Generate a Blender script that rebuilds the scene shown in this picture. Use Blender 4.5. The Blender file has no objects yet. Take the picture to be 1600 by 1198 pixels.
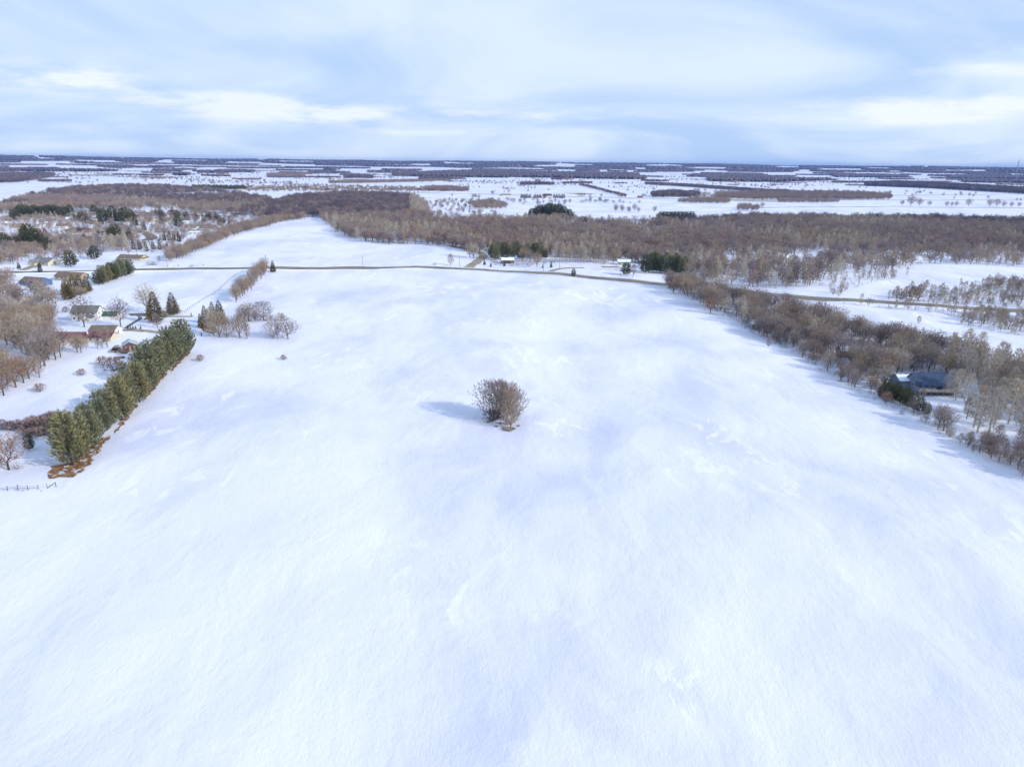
import bpy, bmesh, math, random
import numpy as np
from mathutils import Vector, Matrix, Euler

scene = bpy.context.scene
R = math.radians
rnd = random.Random(11)

# ------------------------------------------------------------------ camera
CAM_H = 90.0
FPX = 1067.0                       # focal length in pixels of the 1600 px wide photograph
PITCH = 17.92
ROLL = 0.64
cam_data = bpy.data.cameras.new('camera')
cam = bpy.data.objects.new('camera', cam_data)
scene.collection.objects.link(cam)
cam_data.sensor_width = 36.0
cam_data.lens = 36.0 * FPX / 1600.0
cam_data.clip_start = 1.0
cam_data.clip_end = 60000.0
CAMROT = Matrix.Rotation(R(90 - PITCH), 3, 'X') @ Matrix.Rotation(R(ROLL), 3, 'Z')
cam.matrix_world = Matrix.Translation((0, 0, CAM_H)) @ CAMROT.to_4x4()
scene.camera = cam

# ------------------------------------------------------------------ world, sun, exposure
SUN_EL = 26.0
SUN_VEC = Vector((0.885, -0.465, 0)).normalized() * math.cos(R(SUN_EL)) + Vector((0, 0, math.sin(R(SUN_EL))))
world = bpy.data.worlds.new("World")
scene.world = world
world.use_nodes = True
wn, wl = world.node_tree.nodes, world.node_tree.links
wn.clear()


def N(nodes, typ, **kw):
    n = nodes.new(typ)
    for k, v in kw.items():
        if k.startswith('i_'):
            n.inputs[k[2:].replace('_', ' ')].default_value = v
        else:
            setattr(n, k, v)
    return n


def build_world():
    out = N(wn, 'ShaderNodeOutputWorld')
    bg = N(wn, 'ShaderNodeBackground')
    sky = N(wn, 'ShaderNodeTexSky', sky_type='NISHITA', sun_disc=False)
    sky.sun_elevation = R(SUN_EL)
    sky.sun_rotation = math.atan2(SUN_VEC.x, SUN_VEC.y)
    sky.altitude = 300
    sky.air_density = 1.0
    sky.dust_density = 0.6
    sky.ozone_density = 2.0
    bg.inputs['Strength'].default_value = 0.102
    tc = N(wn, 'ShaderNodeTexCoord')
    sep = N(wn, 'ShaderNodeSeparateXYZ')
    wl.new(tc.outputs['Generated'], sep.inputs[0])
    # the direction projected on a high flat layer: (x, y) / (z + c)
    zc = N(wn, 'ShaderNodeMath', operation='MAXIMUM')
    wl.new(sep.outputs['Z'], zc.inputs[0]); zc.inputs[1].default_value = 0.0
    za = N(wn, 'ShaderNodeMath', operation='ADD')
    wl.new(zc.outputs[0], za.inputs[0]); za.inputs[1].default_value = 0.22
    dv = N(wn, 'ShaderNodeVectorMath', operation='DIVIDE')
    cmb = N(wn, 'ShaderNodeCombineXYZ')
    for i in range(3):
        wl.new(za.outputs[0], cmb.inputs[i])
    wl.new(tc.outputs['Generated'], dv.inputs[0]); wl.new(cmb.outputs[0], dv.inputs[1])

    def layer(scale, sx, sy, rot, lo, hi, detail, off, dist=0.3, rough=0.55):
        mp = N(wn, 'ShaderNodeMapping')
        mp.inputs['Scale'].default_value = (sx, sy, 0.0)
        mp.inputs['Rotation'].default_value = (0, 0, R(rot))
        mp.inputs['Location'].default_value = (off, off * 0.7, off * .3)
        wl.new(dv.outputs[0], mp.inputs[0])
        nz = N(wn, 'ShaderNodeTexNoise')
        nz.inputs['Scale'].default_value = scale
        nz.inputs['Detail'].default_value = detail
        nz.inputs['Roughness'].default_value = rough
        nz.inputs['Distortion'].default_value = dist
        wl.new(mp.outputs[0], nz.inputs['Vector'])
        mr = N(wn, 'ShaderNodeMapRange')
        mr.interpolation_type = 'SMOOTHSTEP'
        mr.inputs['From Min'].default_value = lo
        mr.inputs['From Max'].default_value = hi
        wl.new(nz.outputs['Fac'], mr.inputs['Value'])
        return mr.outputs[0]
    veil = layer(0.9, 0.75, 1.0, 34, 0.36, 0.66, 7, 3.1, 0.9, 0.5)
    # a few low banks, each in its own direction, ragged by noise
    nzv = N(wn, 'ShaderNodeTexNoise'); nzv.inputs['Scale'].default_value = 1.0; nzv.inputs['Detail'].default_value = 8; nzv.inputs['Roughness'].default_value = 0.6
    mpv = N(wn, 'ShaderNodeMapping'); mpv.inputs['Scale'].default_value = (9, 9, 42)
    wl.new(tc.outputs['Generated'], mpv.inputs[0]); wl.new(mpv.outputs[0], nzv.inputs['Vector'])
    az = N(wn, 'ShaderNodeMath', operation='ARCTAN2'); wl.new(sep.outputs['X'], az.inputs[0]); wl.new(sep.outputs['Y'], az.inputs[1])

    def mth(op, a, b=None):
        n = N(wn, 'ShaderNodeMath', operation=op)
        for i, v in enumerate((a, b)):
            if v is None: continue
            if isinstance(v, (int, float)): n.inputs[i].default_value = v
            else: wl.new(v, n.inputs[i])
        return n.outputs[0]
    total = None
    for (px, py, sx, sy, amp) in ((400, 168, 105, 13, 1.0), (520, 183, 110, 9, .9), (30, 112, 120, 12, .85), (130, 130, 60, 10, .7), (60, 198, 190, 6, .5), (690, 170, 120, 9, .45), (900, 180, 120, 8, .6), (1130, 146, 60, 6, .4),
                                  (1540, 168, 150, 12, 1.0), (1420, 186, 80, 7, .8), (1580, 108, 90, 11, .8), (1350, 165, 120, 7, .5), (640, 207, 130, 5, .5), (250, 150, 200, 8, .25)):
        d = CAMROT @ Vector(((px - 800) / FPX, -(py - 599) / FPX, -1.0)); d.normalize()
        u = mth('DIVIDE', mth('SUBTRACT', az.outputs[0], math.atan2(d.x, d.y)), sx / FPX * .9)
        v = mth('DIVIDE', mth('SUBTRACT', sep.outputs['Z'], d.z), sy / FPX)
        q = mth('MULTIPLY', mth('EXPONENT', mth('MULTIPLY', mth('ADD', mth('MULTIPLY', u, u), mth('MULTIPLY', v, v)), -0.5)), amp)
        total = q if total is None else mth('ADD', total, q)
    band = mth('MULTIPLY', total, mth('MULTIPLY', mth('SUBTRACT', nzv.outputs['Fac'], 0.30), 3.4))
    bmr = N(wn, 'ShaderNodeMapRange'); bmr.interpolation_type = 'SMOOTHSTEP'; bmr.inputs['From Min'].default_value = .12; bmr.inputs['From Max'].default_value = 1.0
    wl.new(band, bmr.inputs['Value'])
    # grade the clear sky towards the pale winter blue
    tint = N(wn, 'ShaderNodeMix', data_type='RGBA')
    tint.inputs[0].default_value = 0.92
    wl.new(sky.outputs[0], tint.inputs[6])
    tint.inputs[7].default_value = (4.95, 6.9, 10.3, 1)
    m1 = N(wn, 'ShaderNodeMix', data_type='RGBA')
    f1 = N(wn, 'ShaderNodeMath', operation='MULTIPLY'); f1.inputs[1].default_value = 0.72
    wl.new(veil, f1.inputs[0]); wl.new(f1.outputs[0], m1.inputs[0])
    wl.new(tint.outputs[2], m1.inputs[6]); m1.inputs[7].default_value = (8.6, 9.7, 10.8, 1)
    f4 = N(wn, 'ShaderNodeMath', operation='MULTIPLY'); f4.inputs[1].default_value = 0.7; wl.new(bmr.outputs[0], f4.inputs[0])
    m2 = N(wn, 'ShaderNodeMix', data_type='RGBA')
    wl.new(f4.outputs[0], m2.inputs[0]); wl.new(m1.outputs[2], m2.inputs[6]); m2.inputs[7].default_value = (10.0, 10.5, 11.0, 1)
    wl.new(m2.outputs[2], bg.inputs['Color'])
    wl.new(bg.outputs[0], out.inputs['Surface'])


build_world()
sun_data = bpy.data.lights.new('sun', 'SUN')
sun_data.energy = 3.7
sun_data.angle = R(0.55)
sun_data.color = (1.0, 0.95, 0.88)
sun = bpy.data.objects.new('sun', sun_data)
scene.collection.objects.link(sun)
sun.rotation_euler = SUN_VEC.to_track_quat('Z', 'Y').to_euler()
sun.location = (60, -60, 200)

scene.view_settings.view_transform = 'Standard'
scene.view_settings.look = 'None'
scene.view_settings.exposure = -0.03
scene.view_settings.gamma = 1.0
scene.view_settings.use_curve_mapping = False
scene.render.engine = 'CYCLES'
scene.cycles.max_bounces = 5
scene.cycles.diffuse_bounces = 3
scene.cycles.volume_bounces = 0
scene.cycles.transparent_max_bounces = 6
scene.cycles.caustics_reflective = False
scene.cycles.caustics_refractive = False
scene.cycles.use_denoising = True
scene.render.film_transparent = False

# ------------------------------------------------------------------ terrain height and the pixel -> ground map
_w = []
_r = random.Random(5)
for lam, amp in ((260, 0.9), (170, 0.75), (120, 0.6), (85, 0.42), (61, 0.26), (43, 0.15), (31, 0.09)):
    for q in range(2):
        a = _r.uniform(0, math.pi)
        _w.append((2 * math.pi / lam * math.cos(a), 2 * math.pi / lam * math.sin(a), _r.uniform(0, 6.3), amp * 0.6))


def height(x, y):
    x = np.asarray(x, float); y = np.asarray(y, float)
    z = np.zeros(np.broadcast(x, y).shape)
    for kx, ky, ph, am in _w:
        z = z + am * np.sin(kx * x + ky * y + ph)
    r = np.hypot(x, y)
    fade = np.clip((2600 - r) / 1600, 0, 1)
    z = z * fade
    # far hills
    az = np.arctan2(x, y)
    t = np.clip((r - 5500) / 5500, 0, 1)
    t = t * t * (3 - 2 * t)
    hill = 86 + 6 * np.sin(az * 9 + 1.0) + 4 * np.sin(az * 23 + 2.0) + 2.5 * np.sin(az * 51) + 8 * np.exp(-((az + 0.66) / 0.11) ** 2)
    z = z + t * hill + t * (6 * np.sin(r / 700.0 + 3 * az) * np.sin(az * 14 + r / 1900))
    t2 = np.clip((r - 2600) / 2500, 0, 1)
    z = z + t2 * (3.0 * np.sin(x / 520.0 + 1) * np.sin(y / 610.0))
    return z


def hz(x, y):
    return float(height(x, y))


def ray(px, py):
    d = CAMROT @ Vector(((px - 800) / FPX, -(py - 599) / FPX, -1.0))
    return d.normalized()


def P(px, py):
    """the ground point that shows at a pixel of the 1600 x 1198 photograph"""
    d = ray(px, py)
    if d.z > -0.02:
        # march against the hills
        rs = np.arange(3000.0, 13000.0, 25.0)
        hit = np.nonzero(CAM_H + d.z * rs < height(d.x * rs, d.y * rs))[0]
        r = float(rs[hit[0]]) if len(hit) else 12800.0
        x, y = d.x * r, d.y * r
        return Vector((x, y, hz(x, y)))
    r = -CAM_H / d.z
    for _ in range(4):
        x, y = d.x * r, d.y * r
        r = (hz(x, y) - CAM_H) / d.z
    x, y = d.x * r, d.y * r
    return Vector((x, y, hz(x, y)))


def mpp(p):
    """metres per photograph pixel (across) at a world point"""
    v = CAMROT.transposed() @ (Vector(p) - Vector((0, 0, CAM_H)))
    return -v.z / FPX


def upm(p, hpx):
    """height in metres of something standing at p that is hpx pixels tall"""
    return hpx * mpp(p) / math.cos(R(PITCH))


# ------------------------------------------------------------------ material helpers
def mat(name, col, rough=0.9, spec=0.15, **kw):
    m = bpy.data.materials.new(name)
    m.use_nodes = True
    b = m.node_tree.nodes['Principled BSDF']
    b.inputs['Base Color'].default_value = (*col, 1)
    b.inputs['Roughness'].default_value = rough
    b.inputs['Specular IOR Level'].default_value = spec
    if 'metal' in kw:
        b.inputs['Metallic'].default_value = kw['metal']
    return m


def mat_noise(name, c1, c2, scale, rough=0.9, spec=0.15, detail=4, lo=0.35, hi=0.65, coord='Object', bump=0.0, bscale=None, bdist=0.05):
    m = mat(name, c1, rough, spec)
    nt = m.node_tree; nn, ll = nt.nodes, nt.links
    b = nn['Principled BSDF']
    tc = nn.new('ShaderNodeTexCoord')
    nz = nn.new('ShaderNodeTexNoise'); nz.inputs['Scale'].default_value = scale; nz.inputs['Detail'].default_value = detail
    ll.new(tc.outputs[coord], nz.inputs['Vector'])
    mr = nn.new('ShaderNodeMapRange'); mr.inputs['From Min'].default_value = lo; mr.inputs['From Max'].default_value = hi
    ll.new(nz.outputs['Fac'], mr.inputs['Value'])
    mx = nn.new('ShaderNodeMix'); mx.data_type = 'RGBA'
    mx.inputs[6].default_value = (*c1, 1); mx.inputs[7].default_value = (*c2, 1)
    ll.new(mr.outputs[0], mx.inputs[0]); ll.new(mx.outputs[2], b.inputs['Base Color'])
    if bump:
        n2 = nn.new('ShaderNodeTexNoise'); n2.inputs['Scale'].default_value = bscale or scale * 4; n2.inputs['Detail'].default_value = 4
        ll.new(tc.outputs[coord], n2.inputs['Vector'])
        bp = nn.new('ShaderNodeBump'); bp.inputs['Strength'].default_value = bump; bp.inputs['Distance'].default_value = bdist
        ll.new(n2.outputs['Fac'], bp.inputs['Height']); ll.new(bp.outputs[0], b.inputs['Normal'])
    return m


def mat_clump(name, cols, per_obj=None, rough=0.85, spec=0.12, clump=None):
    """colours picked per mesh island (twig, needle spray, leaf), shifted a little per tree"""
    m = mat(name, cols[0], rough, spec)
    nt = m.node_tree; nn, ll = nt.nodes, nt.links
    b = nn['Principled BSDF']
    g = nn.new('ShaderNodeNewGeometry')
    cr = nn.new('ShaderNodeValToRGB')
    e = cr.color_ramp.elements
    e[0].color = (*cols[0], 1); e[0].position = 0.0
    e[1].color = (*cols[-1], 1); e[1].position = 1.0
    for i, c in enumerate(cols[1:-1]):
        k = e.new((i + 1) / (len(cols) - 1)); k.color = (*c, 1)
    ll.new(g.outputs['Random Per Island'], cr.inputs[0])
    last = cr.outputs[0]
    if per_obj:
        oi = nn.new('ShaderNodeObjectInfo')
        cr2 = nn.new('ShaderNodeValToRGB')
        e2 = cr2.color_ramp.elements
        e2[0].color = (*per_obj[0], 1); e2[1].color = (*per_obj[-1], 1)
        for i, c in enumerate(per_obj[1:-1]):
            k = e2.new((i + 1) / (len(per_obj) - 1)); k.color = (*c, 1)
        ll.new(oi.outputs['Random'], cr2.inputs[0])
        mx = nn.new('ShaderNodeMix'); mx.data_type = 'RGBA'; mx.blend_type = 'MULTIPLY'; mx.inputs[0].default_value = 1.0
        ll.new(cr.outputs[0], mx.inputs[6]); ll.new(cr2.outputs[0], mx.inputs[7])
        last = mx.outputs[2]
    if clump:
        tc = nn.new('ShaderNodeTexCoord'); nz = nn.new('ShaderNodeTexNoise'); nz.inputs['Scale'].default_value = clump[0]; nz.inputs['Detail'].default_value = 2
        ll.new(tc.outputs['Object'], nz.inputs['Vector'])
        mr = nn.new('ShaderNodeMapRange'); mr.inputs['From Min'].default_value = .38; mr.inputs['From Max'].default_value = .62
        mr.inputs['To Min'].default_value = clump[1]; mr.inputs['To Max'].default_value = clump[2]
        ll.new(nz.outputs['Fac'], mr.inputs['Value'])
        m3 = nn.new('ShaderNodeMix'); m3.data_type = 'RGBA'; m3.blend_type = 'MULTIPLY'; m3.inputs[0].default_value = 1.0
        ll.new(last, m3.inputs[6]); ll.new(mr.outputs[0], m3.inputs[7])
        last = m3.outputs[2]
    ll.new(last, b.inputs['Base Color'])
    return m


def snow_mat():
    m = mat('snow', (0.8, 0.85, 0.92), 0.85, 0.12)
    nt = m.node_tree; nn, ll = nt.nodes, nt.links
    b = nn['Principled BSDF']
    tc = nn.new('ShaderNodeTexCoord')

    def noise(scale, sx=1, sy=1, rot=0, detail=5, rough=0.55, dist=0.0):
        mp = nn.new('ShaderNodeMapping'); mp.inputs['Rotation'].default_value = (0, 0, R(rot)); mp.inputs['Scale'].default_value = (sx, sy, 1)
        ll.new(tc.outputs['Object'], mp.inputs[0])
        nz = nn.new('ShaderNodeTexNoise'); nz.inputs['Scale'].default_value = scale; nz.inputs['Detail'].default_value = detail
        nz.inputs['Roughness'].default_value = rough; nz.inputs['Distortion'].default_value = dist
        ll.new(mp.outputs[0], nz.inputs['Vector'])
        return nz.outputs['Fac']

    def rng(v, lo, hi, a=0.0, c=1.0, smooth=True):
        mr = nn.new('ShaderNodeMapRange')
        if smooth:
            mr.interpolation_type = 'SMOOTHSTEP'
        mr.inputs['From Min'].default_value = lo; mr.inputs['From Max'].default_value = hi
        mr.inputs['To Min'].default_value = a; mr.inputs['To Max'].default_value = c
        ll.new(v, mr.inputs['Value'])
        return mr.outputs[0]

    def mul(a, c):
        n = nn.new('ShaderNodeMath'); n.operation = 'MULTIPLY'
        for i, v in enumerate((a, c)):
            if hasattr(v, 'default_value') or hasattr(v, 'links'):
                ll.new(v, n.inputs[i])
            else:
                n.inputs[i].default_value = v
        return n.outputs[0]

    def add(a, c):
        n = nn.new('ShaderNodeMath'); n.operation = 'ADD'
        ll.new(a, n.inputs[0]); ll.new(c, n.inputs[1])
        return n.outputs[0]
    # wind packed crust against loose fresh snow: broad soft fields with lavender shading painted into the colour, and crisp lifted sheets
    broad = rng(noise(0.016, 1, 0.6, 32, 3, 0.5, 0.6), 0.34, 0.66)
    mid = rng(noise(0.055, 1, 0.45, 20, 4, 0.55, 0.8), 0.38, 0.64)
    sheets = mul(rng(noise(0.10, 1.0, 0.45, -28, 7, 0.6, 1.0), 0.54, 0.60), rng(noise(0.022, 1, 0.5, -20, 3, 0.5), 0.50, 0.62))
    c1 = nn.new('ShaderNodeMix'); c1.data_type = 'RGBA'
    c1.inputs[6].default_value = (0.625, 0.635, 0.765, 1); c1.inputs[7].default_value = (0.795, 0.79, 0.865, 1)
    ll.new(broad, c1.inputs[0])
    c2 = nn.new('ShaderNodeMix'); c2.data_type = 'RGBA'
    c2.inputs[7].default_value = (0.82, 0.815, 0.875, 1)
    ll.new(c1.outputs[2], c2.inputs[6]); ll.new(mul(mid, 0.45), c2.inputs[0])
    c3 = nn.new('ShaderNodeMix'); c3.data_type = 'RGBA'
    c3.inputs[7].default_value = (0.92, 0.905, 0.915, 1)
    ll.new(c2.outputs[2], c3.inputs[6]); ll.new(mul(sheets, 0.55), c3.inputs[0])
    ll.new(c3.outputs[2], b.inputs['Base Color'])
    # relief: drift ripples, crust edges, grain
    ripples = mul(noise(0.55, 1.0, 0.55, 62, 6, 0.66, 0.3), 0.17)
    swells = mul(noise(0.06, 1.0, 0.7, 30, 3, 0.5, 0.5), 0.9)
    grain = mul(noise(1.5, 1.0, 0.7, 40, 5, 0.72, 0.4), 0.13)
    edge = mul(sheets, 0.02)
    hgt = add(add(ripples, swells), add(grain, edge))
    bp = nn.new('ShaderNodeBump'); bp.inputs['Strength'].default_value = 1.0; bp.inputs['Distance'].default_value = 0.85
    ll.new(hgt, bp.inputs['Height']); ll.new(bp.outputs[0], b.inputs['Normal'])
    return m


M = {}
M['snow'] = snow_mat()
M['packed'] = mat_noise('packed_shaded_snow', (0.50, 0.58, 0.74), (0.68, 0.74, 0.85), 0.25, 0.6, 0.3)  # packed snow, with the blue shade of the lane trees put into its colour
M['road'] = mat_noise('salted_asphalt', (0.155, 0.14, 0.115), (0.23, 0.205, 0.17), 0.08, 0.9, 0.1, 6)
M['asphalt'] = mat_noise('dark_asphalt', (0.10, 0.105, 0.12), (0.16, 0.16, 0.17), 0.15, 0.85, 0.15, 5)
M['gravel'] = mat_noise('gravel_drive', (0.24, 0.19, 0.13), (0.40, 0.35, 0.28), 0.3, 0.95, 0.05, 6)
M['paint_w'] = mat('road_paint_white', (0.55, 0.55, 0.53))
M['paint_y'] = mat('road_paint_yellow', (0.45, 0.33, 0.08))
M['litter'] = mat_noise('needle_litter', (0.17, 0.085, 0.04), (0.33, 0.18, 0.085), 0.6, 0.95, 0.05, 6, bump=0.6, bscale=3.0)
def add_flecks(m, scale, lo, hi, k):
    nt = m.node_tree; nn, ll = nt.nodes, nt.links
    b = nn['Principled BSDF']
    src = b.inputs['Base Color'].links[0].from_socket
    tc = nn.new('ShaderNodeTexCoord'); nz = nn.new('ShaderNodeTexNoise'); nz.inputs['Scale'].default_value = scale; nz.inputs['Detail'].default_value = 6
    ll.new(tc.outputs['Object'], nz.inputs['Vector'])
    mr = nn.new('ShaderNodeMapRange'); mr.inputs['From Min'].default_value = lo; mr.inputs['From Max'].default_value = hi; mr.inputs['To Max'].default_value = k
    ll.new(nz.outputs['Fac'], mr.inputs['Value'])
    mx = nn.new('ShaderNodeMix'); mx.data_type = 'RGBA'; mx.inputs[7].default_value = (0.75, 0.77, 0.85, 1)
    ll.new(mr.outputs[0], mx.inputs[0]); ll.new(src, mx.inputs[6]); ll.new(mx.outputs[2], b.inputs['Base Color'])


add_flecks(M['litter'], 0.7, 0.55, 0.63, 0.7)
M['stubble'] = mat_noise('dry_stubble', (0.30, 0.25, 0.18), (0.55, 0.53, 0.50), 0.05, 0.95, 0.05, 6)
M['bark'] = mat_noise('bark_grey', (0.10, 0.08, 0.065), (0.20, 0.17, 0.145), 1.5, 0.95, 0.05, 4, bump=0.4)
M['bark_tan'] = mat_noise('bark_tan', (0.24, 0.19, 0.135), (0.38, 0.32, 0.24), 1.5, 0.95, 0.05)
M['bark_pale'] = mat_noise('bark_pale', (0.36, 0.33, 0.27), (0.56, 0.52, 0.45), 1.2, 0.9, 0.1)
M['bark_dark'] = mat_noise('bark_dark', (0.05, 0.04, 0.035), (0.11, 0.09, 0.075), 1.5, 0.95, 0.05)
tw_obj = [(0.78, 0.72, 0.76), (1.0, 1.0, 1.0), (1.1, 0.98, 0.82), (0.86, 0.80, 0.86), (1.15, 1.12, 1.06)]
M['twig'] = mat_clump('twigs_grey_brown', [(0.17, 0.14, 0.125), (0.315, 0.265, 0.24), (0.46, 0.40, 0.365)], tw_obj)
M['twig_dark'] = mat_clump('twigs_dark_purple', [(0.085, 0.068, 0.072), (0.165, 0.135, 0.14), (0.25, 0.21, 0.215)], [(0.85, 0.85, 0.95), (1.1, 1.0, 0.98)])
M['twig_tan'] = mat_clump('twigs_tan', [(0.23, 0.18, 0.13), (0.38, 0.31, 0.235), (0.52, 0.45, 0.36)], [(0.85, 0.82, 0.85), (1, 1, 1), (1.1, 1, 0.85)])
M['twig_pale'] = mat_clump('twigs_pale', [(0.34, 0.30, 0.25), (0.52, 0.47, 0.40), (0.64, 0.59, 0.51)], [(0.85, 0.84, 0.88), (1.05, 1.0, 0.92)])
M['twig_red'] = mat_clump('twigs_red_brown', [(0.20, 0.145, 0.13), (0.34, 0.26, 0.235), (0.46, 0.37, 0.34)], [(0.85, 0.82, 0.9), (1.05, 1.0, 0.95)])
M['oak_leaf'] = mat_clump('dry_oak_leaves', [(0.20, 0.10, 0.05), (0.33, 0.18, 0.09), (0.44, 0.27, 0.15)], [(0.8, 0.85, 0.9), (1.1, 1.0, 0.9)])
M['oak_leaf_tan'] = mat_clump('tan_leaves', [(0.26, 0.18, 0.10), (0.38, 0.28, 0.16), (0.48, 0.38, 0.24)], [(0.85, 0.85, 0.9), (1.1, 1.0, 0.9)])
M['pine'] = mat_clump('pine_needles', [(0.05, 0.06, 0.025), (0.15, 0.165, 0.08), (0.29, 0.31, 0.19), (0.30, 0.27, 0.12), (0.40, 0.42, 0.29)], [(0.85, 0.92, 1.0), (1.02, 1.03, 1.05), (1.2, 1.08, 0.95)], clump=(1.1, .45, 1.4))
M['pine_dark'] = mat_clump('dark_needles', [(0.035, 0.045, 0.018), (0.11, 0.12, 0.05), (0.20, 0.20, 0.09)], [(0.75, 0.85, 0.95), (1.1, 1.05, 0.95)])
M['spruce'] = mat_clump('spruce_needles', [(0.06, 0.05, 0.018), (0.19, 0.15, 0.06), (0.36, 0.27, 0.12)], [(0.7, 0.8, 0.9), (1.0, 1.0, 1.0), (1.15, 1.0, 0.8)])
M['cone_tree'] = mat_clump('yard_needles', [(0.035, 0.038, 0.025), (0.085, 0.075, 0.05), (0.15, 0.115, 0.08)], [(0.7, 0.85, 0.9), (1.1, 0.9, 0.8)])

# ------------------------------------------------------------------ object helpers
COL = scene.collection


def new_obj(name, me, parent=None, loc=None):
    o = bpy.data.objects.new(name, me)
    COL.objects.link(o)
    if parent is not None:
        o.parent = parent
    if loc is not None:
        o.location = loc
    return o


def tag(o, label=None, cat=None, group=None, kind=None):
    if label: o['label'] = label
    if cat: o['category'] = cat
    if group: o['group'] = group
    if kind: o['kind'] = kind
    return o


def thing(name, label, cat, loc=(0, 0, 0), rz=0.0, group=None, scale=None):
    o = bpy.data.objects.new(name, None)
    COL.objects.link(o)
    o.empty_display_size = 0.5
    o.location = loc
    o.rotation_euler = (0, 0, rz)
    if scale is not None:
        o.scale = (scale,) * 3 if not isinstance(scale, (tuple, list)) else scale
    return tag(o, label, cat, group)


def mesh(name, verts, faces, mats, fmat=None, smooth=False):
    me = bpy.data.meshes.new(name)
    me.from_pydata([tuple(v) for v in verts], [], faces)
    for m in (mats if isinstance(mats, (list, tuple)) else [mats]):
        me.materials.append(m)
    if fmat is not None:
        me.polygons.foreach_set('material_index', fmat)
    if smooth:
        me.polygons.foreach_set('use_smooth', [True] * len(me.polygons))
    me.update()
    return me


class MB:
    """collects boxes, bars and prisms into one mesh"""
    def __init__(s):
        s.v = []; s.f = []

    def box(s, x0, y0, z0, x1, y1, z1):
        b = len(s.v)
        s.v += [(x0, y0, z0), (x1, y0, z0), (x1, y1, z0), (x0, y1, z0), (x0, y0, z1), (x1, y0, z1), (x1, y1, z1), (x0, y1, z1)]
        s.f += [tuple(b + i for i in q) for q in ((0, 3, 2, 1), (4, 5, 6, 7), (0, 1, 5, 4), (1, 2, 6, 5), (2, 3, 7, 6), (3, 0, 4, 7))]
        return s

    def tube(s, p, q, r0, r1, n=6):
        p = Vector(p); q = Vector(q)
        d = (q - p)
        if d.length < 1e-6: return s
        d.normalize()
        u = d.orthogonal().normalized(); w = d.cross(u)
        b = len(s.v)
        for i in range(n):
            a = 2 * math.pi * i / n
            o = u * math.cos(a) + w * math.sin(a)
            s.v.append(tuple(p + o * r0)); s.v.append(tuple(q + o * r1))
        for i in range(n):
            j = (i + 1) % n
            s.f.append((b + 2 * i, b + 2 * j, b + 2 * j + 1, b + 2 * i + 1))
        s.f.append(tuple(b + 2 * i + 1 for i in range(n)))
        s.f.append(tuple(b + 2 * i for i in reversed(range(n))))
        return s

    def poly(s, pts, faces):
        b = len(s.v)
        s.v += [tuple(p) for p in pts]
        s.f += [tuple(b + i for i in f) for f in faces]
        return s

    def build(s, name, m, parent=None, loc=None):
        return new_obj(name, mesh(name, s.v, s.f, m), parent, loc)


# ------------------------------------------------------------------ the ground: one sheet to the horizon
def build_ground():
    radii = [0.0]
    r = 6.0
    while r < 13600:
        radii.append(r)
        r *= 1.0 + 0.022 if r < 1500 else 1.035
        if radii[-1] < 140: r = radii[-1] + 3.0
    nseg = 540
    ang = np.linspace(0, 2 * math.pi, nseg, endpoint=False)
    rr = np.array(radii[1:])
    X = np.outer(rr, np.sin(ang)); Y = np.outer(rr, np.cos(ang))
    Z = height(X, Y)
    v = np.stack([X.ravel(), Y.ravel(), Z.ravel()], 1)
    v = np.vstack([v, [[0, 0, hz(0, 0)]]])
    c = len(v) - 1
    nr = len(rr)
    i, j = np.meshgrid(np.arange(nr - 1), np.arange(nseg), indexing='ij')
    a = (i * nseg + j).ravel(); b = (i * nseg + (j + 1) % nseg).ravel()
    d = ((i + 1) * nseg + j).ravel(); e = ((i + 1) * nseg + (j + 1) % nseg).ravel()
    quads = np.stack([a, d, e, b], 1)
    faces = quads.tolist() + [(c, k, (k + 1) % nseg) for k in range(nseg)]
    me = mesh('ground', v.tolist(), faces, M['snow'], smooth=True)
    o = new_obj('snow_ground', me)
    tag(o, 'wide snow covered ground of open fields reaching to the horizon', kind='structure')


build_ground()


def densify(pts, step):
    out = [pts[0]]
    for a, b in zip(pts, pts[1:]):
        n = max(1, int((b - a).length / step))
        for k in range(1, n + 1):
            out.append(a.lerp(b, k / n))
    return out


def smooth_path(pts, it=2):
    for _ in range(it):
        q = [pts[0]]
        for a, b in zip(pts, pts[1:]):
            q.append(a.lerp(b, 0.25)); q.append(a.lerp(b, 0.75))
        q.append(pts[-1])
        pts = q
    return pts


def ribbon(name, path, width, m, lift=0.1, step=6.0, thick=0.35, label=None, kind='structure', parent=None, off=0.0, wobble=0.0, seed=1):
    rr = random.Random(seed)
    pts = densify(smooth_path([Vector((p.x, p.y, 0)) for p in path]), step)
    v = []; f = []
    n = len(pts)
    for i, p in enumerate(pts):
        t = (pts[min(i + 1, n - 1)] - pts[max(i - 1, 0)]).normalized()
        s = Vector((t.y, -t.x, 0))
        w0 = width * 0.5 * (1 + rr.uniform(-wobble, wobble)); w1 = width * 0.5 * (1 + rr.uniform(-wobble, wobble))
        for e, w in ((-1, w0), (1, w1)):
            q = p + s * (off + e * w)
            z = hz(q.x, q.y)
            v.append((q.x, q.y, z + lift)); v.append((q.x + s.x * e * .3, q.y + s.y * e * .3, z + lift - thick))
    for i in range(n - 1):
        a = 4 * i; b = 4 * (i + 1)
        f += [(a, a + 2, b + 2, b), (a + 1, a, b, b + 1), (a + 2, a + 3, b + 3, b + 2)]
    me = mesh(name, v, f, m)
    o = new_obj(name, me, parent)
    if parent is None:
        tag(o, label, kind=kind)
    return o


def PL(*xy):
    return [P(*q) for q in xy]


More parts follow.
